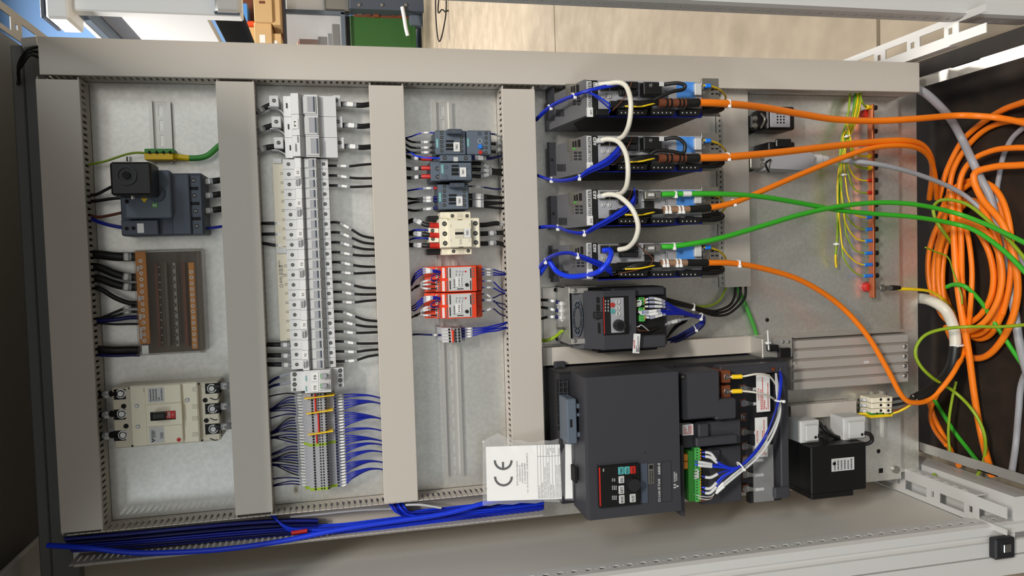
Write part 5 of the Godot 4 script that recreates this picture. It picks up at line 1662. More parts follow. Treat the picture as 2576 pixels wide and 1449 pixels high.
	# hanging motor label
	var e := at_px("paper_label", "white paper label with red heading hanging under the small inverter", "label", 1601, 863, 136)
	var q0 := P3(1594, 839, 136)
	var q1 := P3(1611, 840, 136)
	var q2 := P3(1608, 889, 135)
	var q3 := P3(1591, 888, 135)
	hexa([q0, q1, q2, q3, q0 + Vector3(0, 0, .4), q1 + Vector3(0, 0, .4), q2 + Vector3(0, 0, .4), q3 + Vector3(0, 0, .4)])
	part("paper", "label_white", e)
	word(e, "MOTOR", 1593.6, 855, 1597, 876, 136.6, "ink_red")
	print_(e, 1599, 846, 1608, 885, 136.6, 4, "ink_grey", 9)
	# supply terminals
	e = at_px("line_terminal", "white three-pole line terminal at the left of the small inverter", "terminal block", 1418, 783, 3)
	slab(e, "body", "off_white", 1411, 758, 1431, 809, 6, 40, 1)
	for k in 3:
		well(e, 1419, 765 + k * 17.5, 40.1, 2.6, "screw_well", true)
		slab(e, "cable_entry", "white", 1408, 760 + k * 17.5, 1415, 769 + k * 17.5, 10, 42, .5)
		var w := wire("line_wire", "black wire with blue ferrule left of the small inverter, %s of three" % ORD[k], "wire", "black_rubber", [[1350, [755, 772, 806][k], 14], [1375, [755, 775, 798][k], 26], [1395, [758, 780, 797][k], 30], [1416, 764 + k * 17.5, 28]], 2.6)
		sleeve(w, .45, .68, 3.2, "sleeve")
		cuff(w, "blue_ferrule", "dark_blue", .72, .95, 3.4)
	wire("earth_wire", "green and yellow earth wire to the bolt on the small inverter's bracket", "wire", "earth_lime", [[1350, 856, 14], [1378, 856, 26], [1398, 846, 36], [1412, 834, 46], [1420, 829, 50]], 3.2)
	e = at_px("earth_bolt", "zinc earth bolt on the bracket of the small inverter", "bolt", 1420, 826, 20)
	rod(P3(1402, 826, 44), P3(1432, 826, 62), 2.2, 8)
	rod(P3(1418, 826, 52), P3(1427, 826, 58), 4.6, 6)
	part("bolt_and_nut", "steel", e)
	# control wires and their bundle
	var st := [[1622, 755, 1638, 750], [1622, 761, 1640, 760], [1622, 771, 1640, 771], [1606, 781, 1630, 783], [1606, 785, 1630, 790], [1610, 789, 1634, 792], [1624, 798, 1640, 799]]
	for k in st.size():
		var q: Array = st[k]
		var w := wire("control_wire", "blue control wire with a grey sleeve plugged into the small inverter, %s from top" % ORD[k], "wire", "blue", [[q[0], q[1], 122], [q[2], q[3], 126], [1665, lerpf(q[3], 780, .25) - 2, 124], [1710, lerpf(q[3], 788, .75), 108], [1752, 794 + k * .6, 84], [1772, 797 + k, 66], [1760, 812 + k, 50], [1720, 836 + k * 1.4, 36], [1672, 862 + k * 1.5, 22]], 1.7)
		sleeve(w, .03, .15, 2.7)
		cuff(w, "white_ferrule", "off_white", 0, .025, 2.0)
	for k in 8:
		wire("control_wire", "dark blue wire of the tied bundle folding back under the small inverter", "wire", "dark_blue", [[1750, 792 + k, 80], [1772, 798 + k, 62], [1764, 814 + k * 1.5, 46 + k % 3 * 3], [1720, 838 + k * 2, 32 + k % 3 * 3], [1670, 860 + k * 1.6, 18 + k % 3 * 3]], 2.0, "folded dark blue wires under the small inverter")
	tie("white cable tie gathering the blue wires right of the small inverter", 1762, 796, 74, 6.5, Vector2(1, .4), "")
	tie("grey white cable tie on the dark blue bundle folding back under the small inverter", 1744, 824, 42, 8, Vector2(1, -.5), "")
	for k in 3:
		wire("motor_lead", "black lead arching from the small inverter up to the short duct, %s of three" % ORD[k], "wire", "black_rubber", [[1662, 748 + k * 3, 90], [1700, 758 + k * 4, 84], [1738, 768 + k * 3, 70], [1770, 778 + k * 4, 50], [1800, 782 + k * 6, 40], [1835, 768 + k * 10, 34], [1848 + k * 12, 745 + k * 4, 28], [1850 + k * 13, 718, 20]], 2.6)
	tie("grey cable tie round the black motor leads of the small inverter", 1743, 772, 68, 6, Vector2(1, .3), "")
	for k in 3:
		wire("shadow_lead", "thin black wire behind the dark blue bundle of the small inverter, %s of three" % ORD[k], "wire", "black", [[1738 - k * 6, 786, 60], [1726 - k * 4, 808, 40], [1704 - k * 4, 822, 26], [1678, 848 + k, 16]], 1.5)
	wire("earth_lead", "yellow green wire curving behind the black motor leads", "wire", "earth_lime", [[1746, 770, 30], [1780, 770, 16], [1808, 758, 12], [1825, 728, 12], [1830, 715, 14]], 2.2)
	wire("earth_cable", "thick green wire running down the plate from the short duct to the braking resistor", "wire", "earth_green", [[1850, 716, 12], [1868, 750, 10], [1885, 790, 8], [1900, 830, 8], [1906, 862, 8]], 4.2, "", 9)
	var ge := wire("screened_cable", "grey screened cable with a clear sleeve right of the small inverter", "cable", "cable_grey", [[1625, 836, 118], [1660, 822, 110], [1690, 810, 100], [1725, 802, 88], [1755, 797, 74]], 2.8)
	sleeve(ge, .4, .62, 4.0)
	cuff(ge, "heat_shrink", "black_rubber", 0, .3, 3.6)
	for k in 2:
		wire("data_wire", "thin %s wire from the lower green plug of the small inverter" % ["white", "brown"][k], "wire", ["off_white", "brown"][k], [[1594, 820 + k * 6 - 12 * k, 122], [1606, 822 + k * 8, 128], [1614, 818 + k * 14, 128], [1632, 832, 120]], 1.0)

func part_ring(o: Node3D, called: String, matname: String, u: float, v: float, ru: float, rv: float, d: float) -> Node3D:
	# a round fan on a face that slopes towards the top: hub, rings and spokes
	var q := func(x: float, y: float, h: float) -> Vector3:
		return P3(u + x * ru, v + y * rv, d + x * 6.0 + h)
	var ringat := func(r0: float, r1: float, h: float) -> void:
		for k in 20:
			var t0 := TAU * k / 20
			var t1 := TAU * (k + 1) / 20
			var e := []
			for hh in [0.0, h]:
				e.append_array([q.call(cos(t0) * r0, sin(t0) * r0, hh), q.call(cos(t0) * r1, sin(t0) * r1, hh), q.call(cos(t1) * r1, sin(t1) * r1, hh), q.call(cos(t1) * r0, sin(t1) * r0, hh)])
			hexa(e)
	ringat.call(.02, 1.0, .4)
	var well_ := part("fan_opening", "hole", o, "round fan opening")
	ringat.call(.02, .56, 1.4)
	part("fan_hub", "anthracite", well_)
	ringat.call(.94, 1.04, 2.0)
	part("grille_ring", "slate", well_)
	ringat.call(.72, .78, 2.0)
	part("grille_ring", "slate", well_)
	for k in 8:
		var t := TAU * k / 8
		tube(PackedVector3Array([q.call(cos(t) * .55, sin(t) * .55, 1.6), q.call(cos(t), sin(t), 1.6)]), .8, 5)
		part("grille_spoke", "slate", well_)
	return well_

# ---------- big inverter ----------
func big_inverter() -> void:
	var o := at_px("frequency_inverter", "large anthracite inverter with a square keypad, open terminal cover below", "inverter", 1640, 1100, 0)
	var D := 183.0
	var top := P(1397, 1000, 80).x
	var fr := rect(1474, 942, 1710, 1297, D)
	var y0: float = P(1600, 942, D).y
	var y1: float = P(1600, 1297, D).y
	var ae := P(1984, 1080, 120).x
	bx(top, y0 + 2, 2, ae, y1 - 4, 92, 3)
	bx(top, y0 + 2, 90, P(1700, 1000, 100).x, y1 - 4, 100, 3)
	part("rear_housing", "anthracite_dark", o)
	prism(PackedVector2Array([Vector2(P(1441, 1100, 100).x, 96), Vector2(fr[0], D - 6), Vector2(fr[0] + 4, D), Vector2(fr[2], D), Vector2(fr[2], 92)]), 1, y0, y1)
	var cov := part("front_cover", "anthracite", o)
	bx(P(1716, 1000, 158).x, P(1716, 938, 158).y, 92, P(1812, 1000, 158).x, P(1716, 1058, 158).y, 158, 3)
	bx(P(1800, 1000, 158).x, P(1800, 1006, 158).y, 92, P(1853, 1000, 158).x, P(1800, 1058, 158).y, 157.9, 3)
	part("wiring_cover", "anthracite", o)
	slab(o, "lower_front", "anthracite", 1716, 1060, 1864, 1122, 92, 132, 2)
	slab(o, "moulded_ridge", "anthracite", 1752, 1098, 1856, 1121, 132, 146, 2.5)
	slab(o, "moulded_ridge", "anthracite", 1758, 1066, 1784, 1100, 132, 142, 2)
	slab(o, "terminal_bay", "anthracite", 1764, 1124, 1866, 1266, 92, 112, 2)
	slab(o, "terminal_bay_step", "anthracite", 1790, 1132, 1812, 1160, 112, 120, 1.5)
	slab(o, "side_wall", "anthracite", 1713, 1120, 1722, 1300, 92, 150, 1.5)
	well(o, 1718, 948, 158.2, 5.0, "screw_well")
	# keypad
	var k := slab(cov, "operator_panel", "black", 1507, 1170, 1610, 1274, D, D + 8, 1, "black keypad with coloured keys")
	slab(k, "red_stripe", "red", 1507.5, 1176, 1511, 1273, D + 8, D + 8.4, 0)
	for q in [[1556, 1175, 1570, 1194, "teal", "FWD"], [1571.5, 1174, 1585, 1193, "teal", "REV"], [1586.5, 1173, 1600, 1192, "red", "STOP"], [1557, 1198, 1571, 1216, "off_white", "ESC"], [1557, 1222, 1571, 1243, "off_white", "SET"], [1558, 1246, 1572, 1267, "off_white", "MODE"], [1585, 1243, 1600, 1264, "off_white", "PU EXT"]]:
		slab(k, "key", q[4], q[0], q[1], q[2], q[3], D + 8, D + 10.5, .8)
		word(k, q[5], q[0] + 4, q[1] + 3, q[2] - 4, q[3] - 3, D + 10.6, "ink")
	word(k, "Hz", 1516, 1179, 1520, 1186, D + 8.1, "off_white")
	for q in [["RUN", 1541], ["MON", 1545.5], ["PRM", 1550]]:
		word(k, q[0], q[1] - 1.4, 1247, q[1] + 1.4, 1257, D + 8.1, "off_white")
		word(k, q[0], q[1] - 1.4, 1222, q[1] + 1.4, 1232, D + 8.1, "off_white")
	for j in 2:
		word(k, ["EXT", "NET"][j], 1541 + j * 5 - 1.4, 1203, 1541 + j * 5 + 1.4, 1211, D + 8.1, "off_white")
	var p := P(1591, 1217, D + 8)
	cy(p.x, p.y, D + 8, D + 18, 11.6, 28, 10.8)
	part("setting_knob", "anthracite_dark", k, "round setting knob")
	slab(cov, "option_strip", "cable_grey", 1611, 1166, 1630, 1266, D - 4, D + 1.5, .6).mesh.surface_set_material(0, M["slate"])
	slab(cov, "rating_sticker", "dull_steel", 1631, 1167, 1645, 1217, D, D + .5, 0)
	print_(cov, 1633, 1183, 1644, 1215, D + .55, 2, "ink", 4)
	slab(cov, "matrix_field", "ink", 1633, 1170, 1643, 1180, D + .5, D + .6, 0)
	word(cov, "CC-Link IE Field", 1655, 1205, 1661, 1262, D + .1, "off_white")
	word(cov, "A800-E", 1655, 1165, 1661, 1194, D + .1, "off_white")
	for q in [[1664, 1160, 1665, 1262], [1689, 1160, 1690, 1262], [1664, 1160, 1690, 1160.8], [1664, 1261.2, 1690, 1262]]:
		slab(cov, "cover_joint", "hole", q[0], q[1], q[2], q[3], D, D + .15, 0)
	word(cov, "MITSUBISHI", 1695, 1187, 1699, 1212, D + .1, "off_white")
	word(cov, "ELECTRIC", 1700, 1190, 1703.5, 1209, D + .1, "off_white")
	for q in [[1704, 1223], [1697.5, 1219.6], [1697.5, 1226.4]]:
		if true:
			var e := P(1700 + (q[1] - 1223) * .0 + (q[0] - 1700) * 1.0, q[1], D)
			prism(PackedVector2Array([Vector2(e.x - 3.0, e.y), Vector2(e.x, e.y + 1.7), Vector2(e.x + 3.0, e.y), Vector2(e.x, e.y - 1.7)]), 2, D, D + .2)
			part("emblem_diamond", "off_white", cov)
	for q in [[1500, 1168, 1504, 1170], [1620, 1138, 1626, 1139.4]]:
		slab(cov, "cover_mark", "hole", q[0], q[1], q[2], q[3], D, D + .2, 0)
	# fan grille and clip on the top side
	var wl := slab(o, "top_vent", "hole", 1402, 955, 1432, 1082, 98, 100.6, 0)
	for i in 9:
		slab(wl, "vent_rib", "anthracite", 1404 + (i % 2) * 3, 960 + i * 13.5, 1431, 962.4 + i * 13.5, 100, 103, .4)
	for i in 3:
		slab(wl, "vent_rib", "anthracite", 1408 + i * 10, 956, 1410 + i * 10, 1080, 100, 102.5, .4)
	var cl := slab(o, "loose_clip", "slate_light", 1427, 1004, 1452, 1118, 100, 150, 2, "light slate plastic clip standing at the left side")
	slab(cl, "clip_window", "hole", 1434, 1055, 1440, 1075, 150, 150.4, 0)
	for q in [[1447, 1016, 1458, 1028], [1447, 1040, 1460, 1048], [1446, 1088, 1460, 1100]]:
		slab(cl, "clip_tooth", "slate_light", q[0], q[1], q[2], q[3], 120, 147, 1)
	slab(o, "side_notch", "hole", 1446, 1176, 1453, 1216, 110, 134, .4)
	slab(o, "corner_foot", "anthracite", 1396, 910, 1424, 936, 2, 40, 2)
	well(o, 1409, 928, 40.2, 4.6, "foot_screw")
	# red, white notice
	slab(o, "notice_label", "label_white", 1717, 1068, 1744, 1095, 132, 147, 0, "white notice with red print")
	print_(o, 1720, 1071, 1742, 1092, 147.1, 6, "ink_red", 12)
	# control terminals
	slab(o, "green_terminal_strip", "earth_green", 1732, 1134, 1747, 1262, 92, 134, .8)
	var gs := slab(o, "green_terminal_strip", "plug_green", 1748.5, 1126, 1763, 1263, 92, 138, .8)
	slab(o, "relay_terminal", "amber", 1720, 1143, 1731, 1160, 92, 132, .8)
	slab(o, "relay_terminal", "amber", 1720, 1162, 1731, 1180, 92, 132, .8)
	for i in 18:
		slab(gs, "clamp_hole", "hole", 1752, 1130 + i * 7.3, 1755, 1133 + i * 7.3, 138, 138.2, 0)
		slab(gs, "clamp_lever", "amber", 1761.5, 1130 + i * 7.3, 1764, 1134 + i * 7.3, 130, 138.5, 0)
	for i in 3:
		wire("white_bridge", "white bridge loop in the green terminals of the large inverter, %s of three" % ORD[i], "wire", "off_white", [[1747, 1183 + i * 8, 136], [1754, 1182 + i * 8, 146], [1757, 1187 + i * 7, 147], [1747, 1190 + i * 7, 138]], 1.4)
	# power terminals
	for i in 8:
		var v: float = [977, 1014, 1049, 1086, 1122, 1156, 1193, 1229][i]
		var u := 1868.0 + i * 1.0
		slab(o, "terminal_base", "brown", u - 7, v - 10, u + 8, v + 10, 60, 92.6, .6)
		bolt(o, u, v, 93, 4.6)
		if i not in [2]:
			var e := at_px("cable_lug", "tinned ring lug on the power terminals of the large inverter, %s from top" % ORD[i], "cable lug", u + 12, v, 92, "")
			var a := P(u, v, 92)
			var b := P(u + 26, v + 1, 92)
			ring(a.x, a.y, 93, 95, 6.5, 3.6, 14)
			hexa([Vector3(a.x + 4, a.y - 5, 93), Vector3(a.x + 4, a.y + 5, 93), Vector3(b.x, b.y + 2, 93), Vector3(b.x, b.y - 2, 93), Vector3(a.x + 4, a.y - 5, 95.4), Vector3(a.x + 4, a.y + 5, 95.4), Vector3(b.x, b.y + 2, 97), Vector3(b.x, b.y - 2, 97)])
			part("tongue", "steel", e)
			rod(Vector3(b.x - 2, b.y, 96), Vector3(b.x + 14, b.y, 96), 3.2, 10)
			part("barrel", "off_white", e)
	for i in 2:
		var v: float = [948, 985][i]
		var e := at_px("copper_terminal", "copper terminal block with bolt beside the notch of the large inverter, %s of two" % ["upper", "lower"][i], "terminal", 1827, v, 120)
		slab(e, "block", "copper", 1815, v - 15, 1838, v + 15, 92, 140, .8)
		bolt(e, 1828, v, 140, 5.0)
		var w := wire("brake_lead", "cream wire with a yellow lug on the large inverter, %s of two" % ["upper", "lower"][i], "wire", "cable_white", [[1838, v, 142], [1868, v - 1, 146], [1905, v - (7 if i == 0 else -3), 150], [1935, v - (2 if i == 0 else -12), 140], [1952, v + (20 if i == 0 else 22), 120]], 2.0)
		cuff(w, "yellow_lug", "yellow", .02, .17, 4.2)
	# caution labels, clear cover and lower frame
	slab(o, "dark_bay", "anthracite_dark", 1884, 944, 1964, 1262, 60, 74, 0)
	slab(o, "clear_flap", "clear", 1896, 1120, 1946, 1262, 116, 118, 0, "clear plastic flap")
	for i in 2:
		var q: Array = [[1903, 943, 1937, 1036], [1900, 1050, 1931, 1150]][i]
		var e := slab(o, "caution_label", "label_white", q[0], q[1], q[2], q[3], 116, 117, 0, "white caution label with red heading")
		word(e, "CAUTION", q[0] + 3, q[1] + 34, q[0] + 7, q[1] + 64, 117.1, "ink_red")
		print_(e, q[0] + 9, q[1] + 6, q[2] - 3, q[3] - 6, 117.1, 5, "ink_red", 20 + i)
	slab(o, "frame_bar", "anthracite", 1964, 922, 1985, 1250, 20, 122, 2)
	slab(o, "frame_top", "anthracite", 1812, 916, 1985, 941, 20, 120, 2)
	slab(o, "frame_foot", "anthracite", 1950, 1226, 1988, 1254, 20, 126, 2)
	bolt(o, 1945, 929, 122, 3.2, "copper", "brass_screw")
	bolt(o, 1948, 1246, 112, 3.2, "copper", "brass_screw")
	well(o, 1961, 927, 120.2, 2.6, "screw_well", false)
	# blue and white control wires
	var src := [1138, 1148, 1161, 1169, 1198, 1225, 1236]
	for i in src.size():
		var v: float = src[i]
		var uu := 1766.0 if i not in [2, 3] else 1748.0
		var w := wire("control_wire", "blue control wire with a white sleeve on the large inverter, %s from top" % ORD[i], "wire", "bright_blue" if i % 2 else "blue", [[uu, v, 138], [uu + 22, v + 3, 146], [1808 + i * 2, lerpf(v, 1180, .6), 152], [1850, 1176 + i, 156], [1885, 1150 + i, 158], [1920, 1105 + i, 158], [1945, 1050, 156 + i], [1958 + i * .6, 1000, 152], [1962 + i * .8, 950, 140], [1960, 930, 110]], 1.7)
		sleeve(w, .02, .1, 2.9, "off_white", false)
	for i in 2:
		var w := wire("screened_cable", "white screened cable beside the blue wires of the large inverter, %s of two" % ["upper", "lower"][i], "cable", "off_white", [[1792, 1240 + i * 8, 142], [1815 + i * 3, 1220 + i * 5, 148], [1850 + i * 3, 1190 + i * 6, 152], [1900 + i * 5, 1145 + i * 7, 154], [1935 + i * 6, 1095 + i * 6, 154], [1958 + i * 4, 1040, 150], [1954 + i * 4, 985, 140], [1952, 940, 118]], 2.3)
		cuff(w, "white_sleeve", "label_white", .03, .1, 3.4)
		cuff(w, "heat_shrink", "black_rubber", 0, .03, 3.0)
	for i in 3:
		wire("data_wire", "thin %s wire from the lowest green terminals of the large inverter" % ["white upper", "white lower", "brown"][i], "wire", ["off_white", "off_white", "brown"][i], [[1746 + i * 8, 1244 + i * 6, 134], [1762, 1248 + i * 6, 142], [1785, 1250 + i * 6 - (6 if i == 2 else 0), 146], [1797, 1242, 146]], .9)
	tie("white cable tie round the blue and white wires, lower one on the large inverter", 1862, 1172, 156, 8, Vector2(1, -.7), "")
	tie("white cable tie round the blue wires of the large inverter, near its top bar", 1959, 1008, 152, 7, Vector2(.1, -1), "")

# ---------- lower right ----------
func braking_resistor() -> void:
	var o := at_px("braking_resistor", "ribbed aluminium braking resistor lying above the black filter block", "resistor", 2140, 915, 0)
	var r := rect(1996, 846, 2284, 974, 58)
	bx(r[0], r[1], 2, r[2], r[3], 50, 1)
	part("body", "aluminium", o)
	var n := 5
	for k in n:
		var b0: float = lerpf(r[1], r[3], k / float(n))
		var b1: float = lerpf(r[1], r[3], (k + 1) / float(n))
		prism(PackedVector2Array([Vector2(b0 + .8, 50), Vector2(b0 + 3, 58), Vector2(b1 - 3, 58), Vector2(b1 - .8, 50)]), 0, r[0], r[2])
		part("rib", "aluminium", o)
	for k in 4:
		bolt(o, 2277, 872 + k * 24.4, 58, 3.6)
	slab(o, "sticker", "off_white", 2174, 908, 2186, 914, 58, 58.3, 0)
	r = rect(1985, 838, 2285, 850, 30)
	bx(P(1990, 846, 50).x, P(2100, 843, 50).y - 2, 2, P(2284, 850, 50).x, P(2100, 843, 50).y, 62, .3)
	part("edge_plate", "bright_zinc", o)
	var e := slab(o, "end_plate", "bright_zinc", 1918, 850, 1994, 900, 2, 74, 1.5)
	for q in [[1970, 860], [1984, 860], [1994, 888], [1994, 908], [1994, 922]]:
		bolt(o, q[0], q[1], 74, 2.6)
	slab(e, "end_block", "black", 1936, 868, 1960, 884, 74, 86, 1)
	slab(e, "end_block", "black", 1962, 876, 1990, 900, 74, 84, 1)
	tie("long white cable tie sticking up from the end plate of the braking resistor", 1932, 862, 84, 5, Vector2(0, 1), "")
	var w := wire("tie_tail", "white upright tail of the cable tie at the braking resistor", "cable tie", "tie_white", [[1931, 832, 96], [1932, 850, 90], [1934, 880, 84]], 1.6)
	for k in 4:
		wire("control_wire", "blue wire above the large inverter, running to the resistor end plate, %s of four" % ORD[k], "wire", "blue", [[1872, 893 + k * 2, 24], [1895, 905 + k * 2, 40], [1920, 915 + k * 2, 60], [1950, 920 + k * 2, 76], [1975, 917 + k, 80]], 2.0)

func filter_block() -> void:
	var o := at_px("filter_block", "black filter block with two white terminal blocks at its upper side", "filter", 2100, 1180, 0)
	var f := rect(2041, 1119, 2180, 1238, 112)
	var bk := rect(1994, 1072, 2168, 1220, 20)
	bx(f[0], f[1], 1, f[2], f[3], 112, 2)
	part("case", "black", o)
	bx(f[0], f[3] - 2, 20, lerpf(f[0], f[2], .76), f[3] + 10, 112, 1.5)
	part("lower_lip", "black", o)
	slab(o, "rating_label", "off_white", 2092, 1152, 2149, 1184, 112, 112.4, 0, "small white rating label")
	print_(o, 2096, 1156, 2146, 1181, 112.5, 6, "ink_grey", 31)
	slab(o, "matrix_field", "ink", 2095, 1163, 2103, 1170, 112.4, 112.6, 0)
	for k in 2:
		var q: Array = [[2014, 1058, 2062, 1114], [2122, 1049, 2179, 1107]][k]
		var t := slab(o, "terminal_block", "off_white", q[0], q[1], q[2], q[3], 40, 84, 2, "white terminal block")
		slab(t, "step", "off_white", q[0] + 14, q[1] + 12, q[2] - 2, q[3] - 4, 84, 92, 1.5)
		well(t, q[2] - 10, q[3] - 14, 92.1, 3.0, "screw_well", false)
		wire("filter_lead", "thick dark lead curving from the %s white terminal block of the black filter" % ["left", "right"][k], "wire", "black_rubber", [[q[2] - 6, q[3] - 18, 90], [q[2] + 10, q[3] - 14, 94], [q[2] + 14, q[3] + 2, 92], [q[2] - 4, q[3] + 10, 88], [q[2] - 44, q[3] + 6, 74]], 4.0, "", 9)
		wire("filter_lead", "dark lead between the white terminal blocks behind the black filter, %s" % ["first", "second"][k], "wire", "black_rubber", [[2058 + k * 14, 1062 + k * 10, 60], [2080 + k * 10, 1085 + k * 8, 70], [2100 + k * 20, 1098 + k * 6, 70], [2122, 1108, 60]], 4.0, "", 9)
	tie("small white cable tie left of the black filter block", 2022, 1206, 60, 3, Vector2(1, 0), "")
	# little rail with beige terminals above it
	var p := P(2200, 985)
	rail("short steel rail carrying the beige terminals beside the braking resistor", P(2205, 1040).x, p.y, P(2205, 1100).y)
	for k in 3:
		var v := 1000 + k * 14.0
		var e := at_px("rail_terminal", "beige three-wire terminal beside the braking resistor, %s of three" % ["upper", "middle", "lower"][k], "terminal block", 2218, v + 6, 0)
		slab(e, "housing", "cream", 2193, v, 2246 - k, v + 12.5, 7, 44, 1)
		slab(e, "front_step", "cream", 2226, v + .5, 2245 - k, v + 12, 44, 48, .8)
		well(e, 2216, v + 5, 44.2, 3.0, "clamp_hole", false)
		well(e, 2235, v + 5, 48.2, 3.0, "clamp_hole", false)
		var w := wire("terminal_wire", "short dark wire with red ferrule left of the beige terminals, %s of three" % ORD[k], "wire", "black_rubber", [[2158, v + 6, 16], [2175, v + 6, 26], [2196, v + 6, 30]], 2.6)
		cuff(w, "red_ferrule", "red", .6, .98, 3.6)
		sleeve(w, .15, .55, 3.2)
		wire("terminal_wire", "%s wire from the beige terminals into the black cable end" % ["black", "dark", "brown"][k], "wire", ["black_rubber", "black", "brown"][k], [[2242, v + 6, 36], [2265, v + 2, 42], [2290, 1004 + k * 5, 50], [2315, 996 + k * 3, 56]], 2.8)
	var g := at_px("earth_terminal", "green and yellow earth terminal under the three beige terminals", "terminal block", 2220, 1046, 0)
	slab(g, "upper_half", "earth_green", 2192, 1037, 2246, 1042, 7, 44, .6)
	slab(g, "lower_half", "earth_yellow", 2190, 1042, 2246, 1050, 7, 42, .6)
	for u in [2206, 2222, 2238]:
		well(g, u, 1040, 44.2, 2.0, "clamp_hole", false)
	wire("earth_wire", "yellow wire with red ferrule left of the lower earth terminal", "wire", "earth_yellow", [[2158, 1041, 16], [2175, 1041, 28], [2195, 1043, 32]], 2.6)
	wire("earth_wire", "green and yellow wire right of the lower earth terminal", "wire", "earth_yellow", [[2244, 1040, 36], [2262, 1034, 42], [2280, 1025, 48], [2293, 1016, 52], [2312, 1004, 56]], 2.8)

func earth_bar() -> void:
	var o := at_px("earth_busbar", "upright copper earth busbar on red insulators with a row of lugs", "busbar", 2200, 510, 0)
	var a := P(2199, 510, 28).x
	bx(a - 2.6, P(2192, 262, 28).y, 13, a + 2.6, P(2207, 749, 28).y, 28, .6)
	part("copper_bar", "copper", o)
	for v in [286, 722]:
		var p := P3(2196, v, 14)
		rod(Vector3(a, p.y, 0), Vector3(a, p.y, 14), 11, 8, 9.5)
		part("insulator", "red", o, "red insulator")
	var lv := [271, 330, 392, 422, 453, 484, 515, 546, 576, 605, 636, 665, 693]
	for k in lv.size():
		var v: float = lv[k]
		var p := P3(2212, v, 22)
		rod(Vector3(a + 2.6, p.y, 21), Vector3(a + 12, p.y, 21), 5.2, 12)
		part("bolt", "black", o)
	# wires to the bar gather in one long bundle
	var kinds := [[271, "yellow", 0], [392, "yellow", 0], [422, "yellow", 0], [453, "red", 1], [484, "red", 1], [546, "sky_blue", 2], [576, "sky_blue", 2], [605, "sky_blue", 2], [636, "sky_blue", 2], [665, "sky_blue", 2], [693, "sky_blue", 2]]
	for k in kinds.size():
		var v: float = kinds[k][0]
		var up := k < 1
		var uu := 2135.0 - (v - 270) * .05 + (k % 3) * 4
		var pts := []
		if up:
			pts = [[2194, v, 22], [2178, 268, 30], [2168, 255, 40], [2165, 240, 34], [2164, 228, 26]]
		else:
			var j: float = maxf(v - 75.0, 300.0)
			pts = [[2194, v, 22], [2172, v + 1, 26], [2150, v - 8, 30], [uu + 8, lerpf(j, v, .5), 40], [uu, j, 38], [uu - 4 + (j - 400) * -.02, lerpf(j, 300, .5), 36], [2143 + (k % 4) * 4, 300, 34], [2152 + (k % 4) * 4, 260, 30], [2156 + (k % 4) * 3, 228, 24]]
		var w := wire("earth_wire", "thin earth wire with a %s lug on the copper busbar, %s down" % [kinds[k][1].replace("sky_", ""), ORD[k]], "wire", "earth_yellow" if k % 2 else "earth_lime", pts, 1.5 if k > 2 else 2.0, "")
		cuff(w, "insulated_lug", kinds[k][1], 0, .05 if not up else .25, 3.6 if k > 2 else 4.4)
	for k in 3:
		wire("earth_wire", "thicker green and yellow wire in the bundle beside the copper busbar, %s of three" % ORD[k], "wire", ["earth_yellow", "earth_green", "earth_lime"][k], [[2166 - k * 14, 228, 20], [2160 - k * 12, 270, 28], [2152 - k * 12, 310, 30], [2124 - k * 4, 360, 30], [2116 - k * 4, 420 + k * 30, 28], [2110 - k * 2, 560 + k * 20, 24], [2102, 640, 20], [2104, 672 - k * 8, 14]], 2.2)
	tie("grey white cable tie round the upper part of the green and yellow bundle", 2130, 343, 36, 7, Vector2(.2, 1), "")
	tie("white cable tie round the middle of the green and yellow bundle", 2121, 440, 36, 7, Vector2(.05, 1), "")
	tie("white cable tie round the lower end of the green and yellow bundle", 2104, 614, 32, 5, Vector2(0, 1), "")
	# main earth cable
	var e := at_px("cable_lug", "bare ring lug bolted low on the copper busbar with a black sleeve", "cable lug", 2220, 725, 22)
	var c := P3(2220, 725, 30)
	ring(c.x, c.y, 28, 31, 8, 4, 16)
	bx(c.x + 6, c.y - 5, 28, c.x + 22, c.y + 5, 31, 1)
	part("ring_tongue", "steel", e)
	rod(Vector3(c.x + 20, c.y, 30), Vector3(c.x + 42, c.y + 1, 29), 6.0, 12, 4.6)
	part("black_sleeve", "black_rubber", e)
	bolt(e, 2220, 725, 31, 5.0, "dull_steel")
	wire("earth_cable", "yellow earth cable from the ring lug over the plate edge into the cable coil", "cable", "earth_yellow", [[2255, 727, 29], [2300, 728, 30], [2345, 735, 20], [2380, 760, 0], [2400, 785, 20, 1], [2412, 830, 30, 1]], 3.2, "", 9)

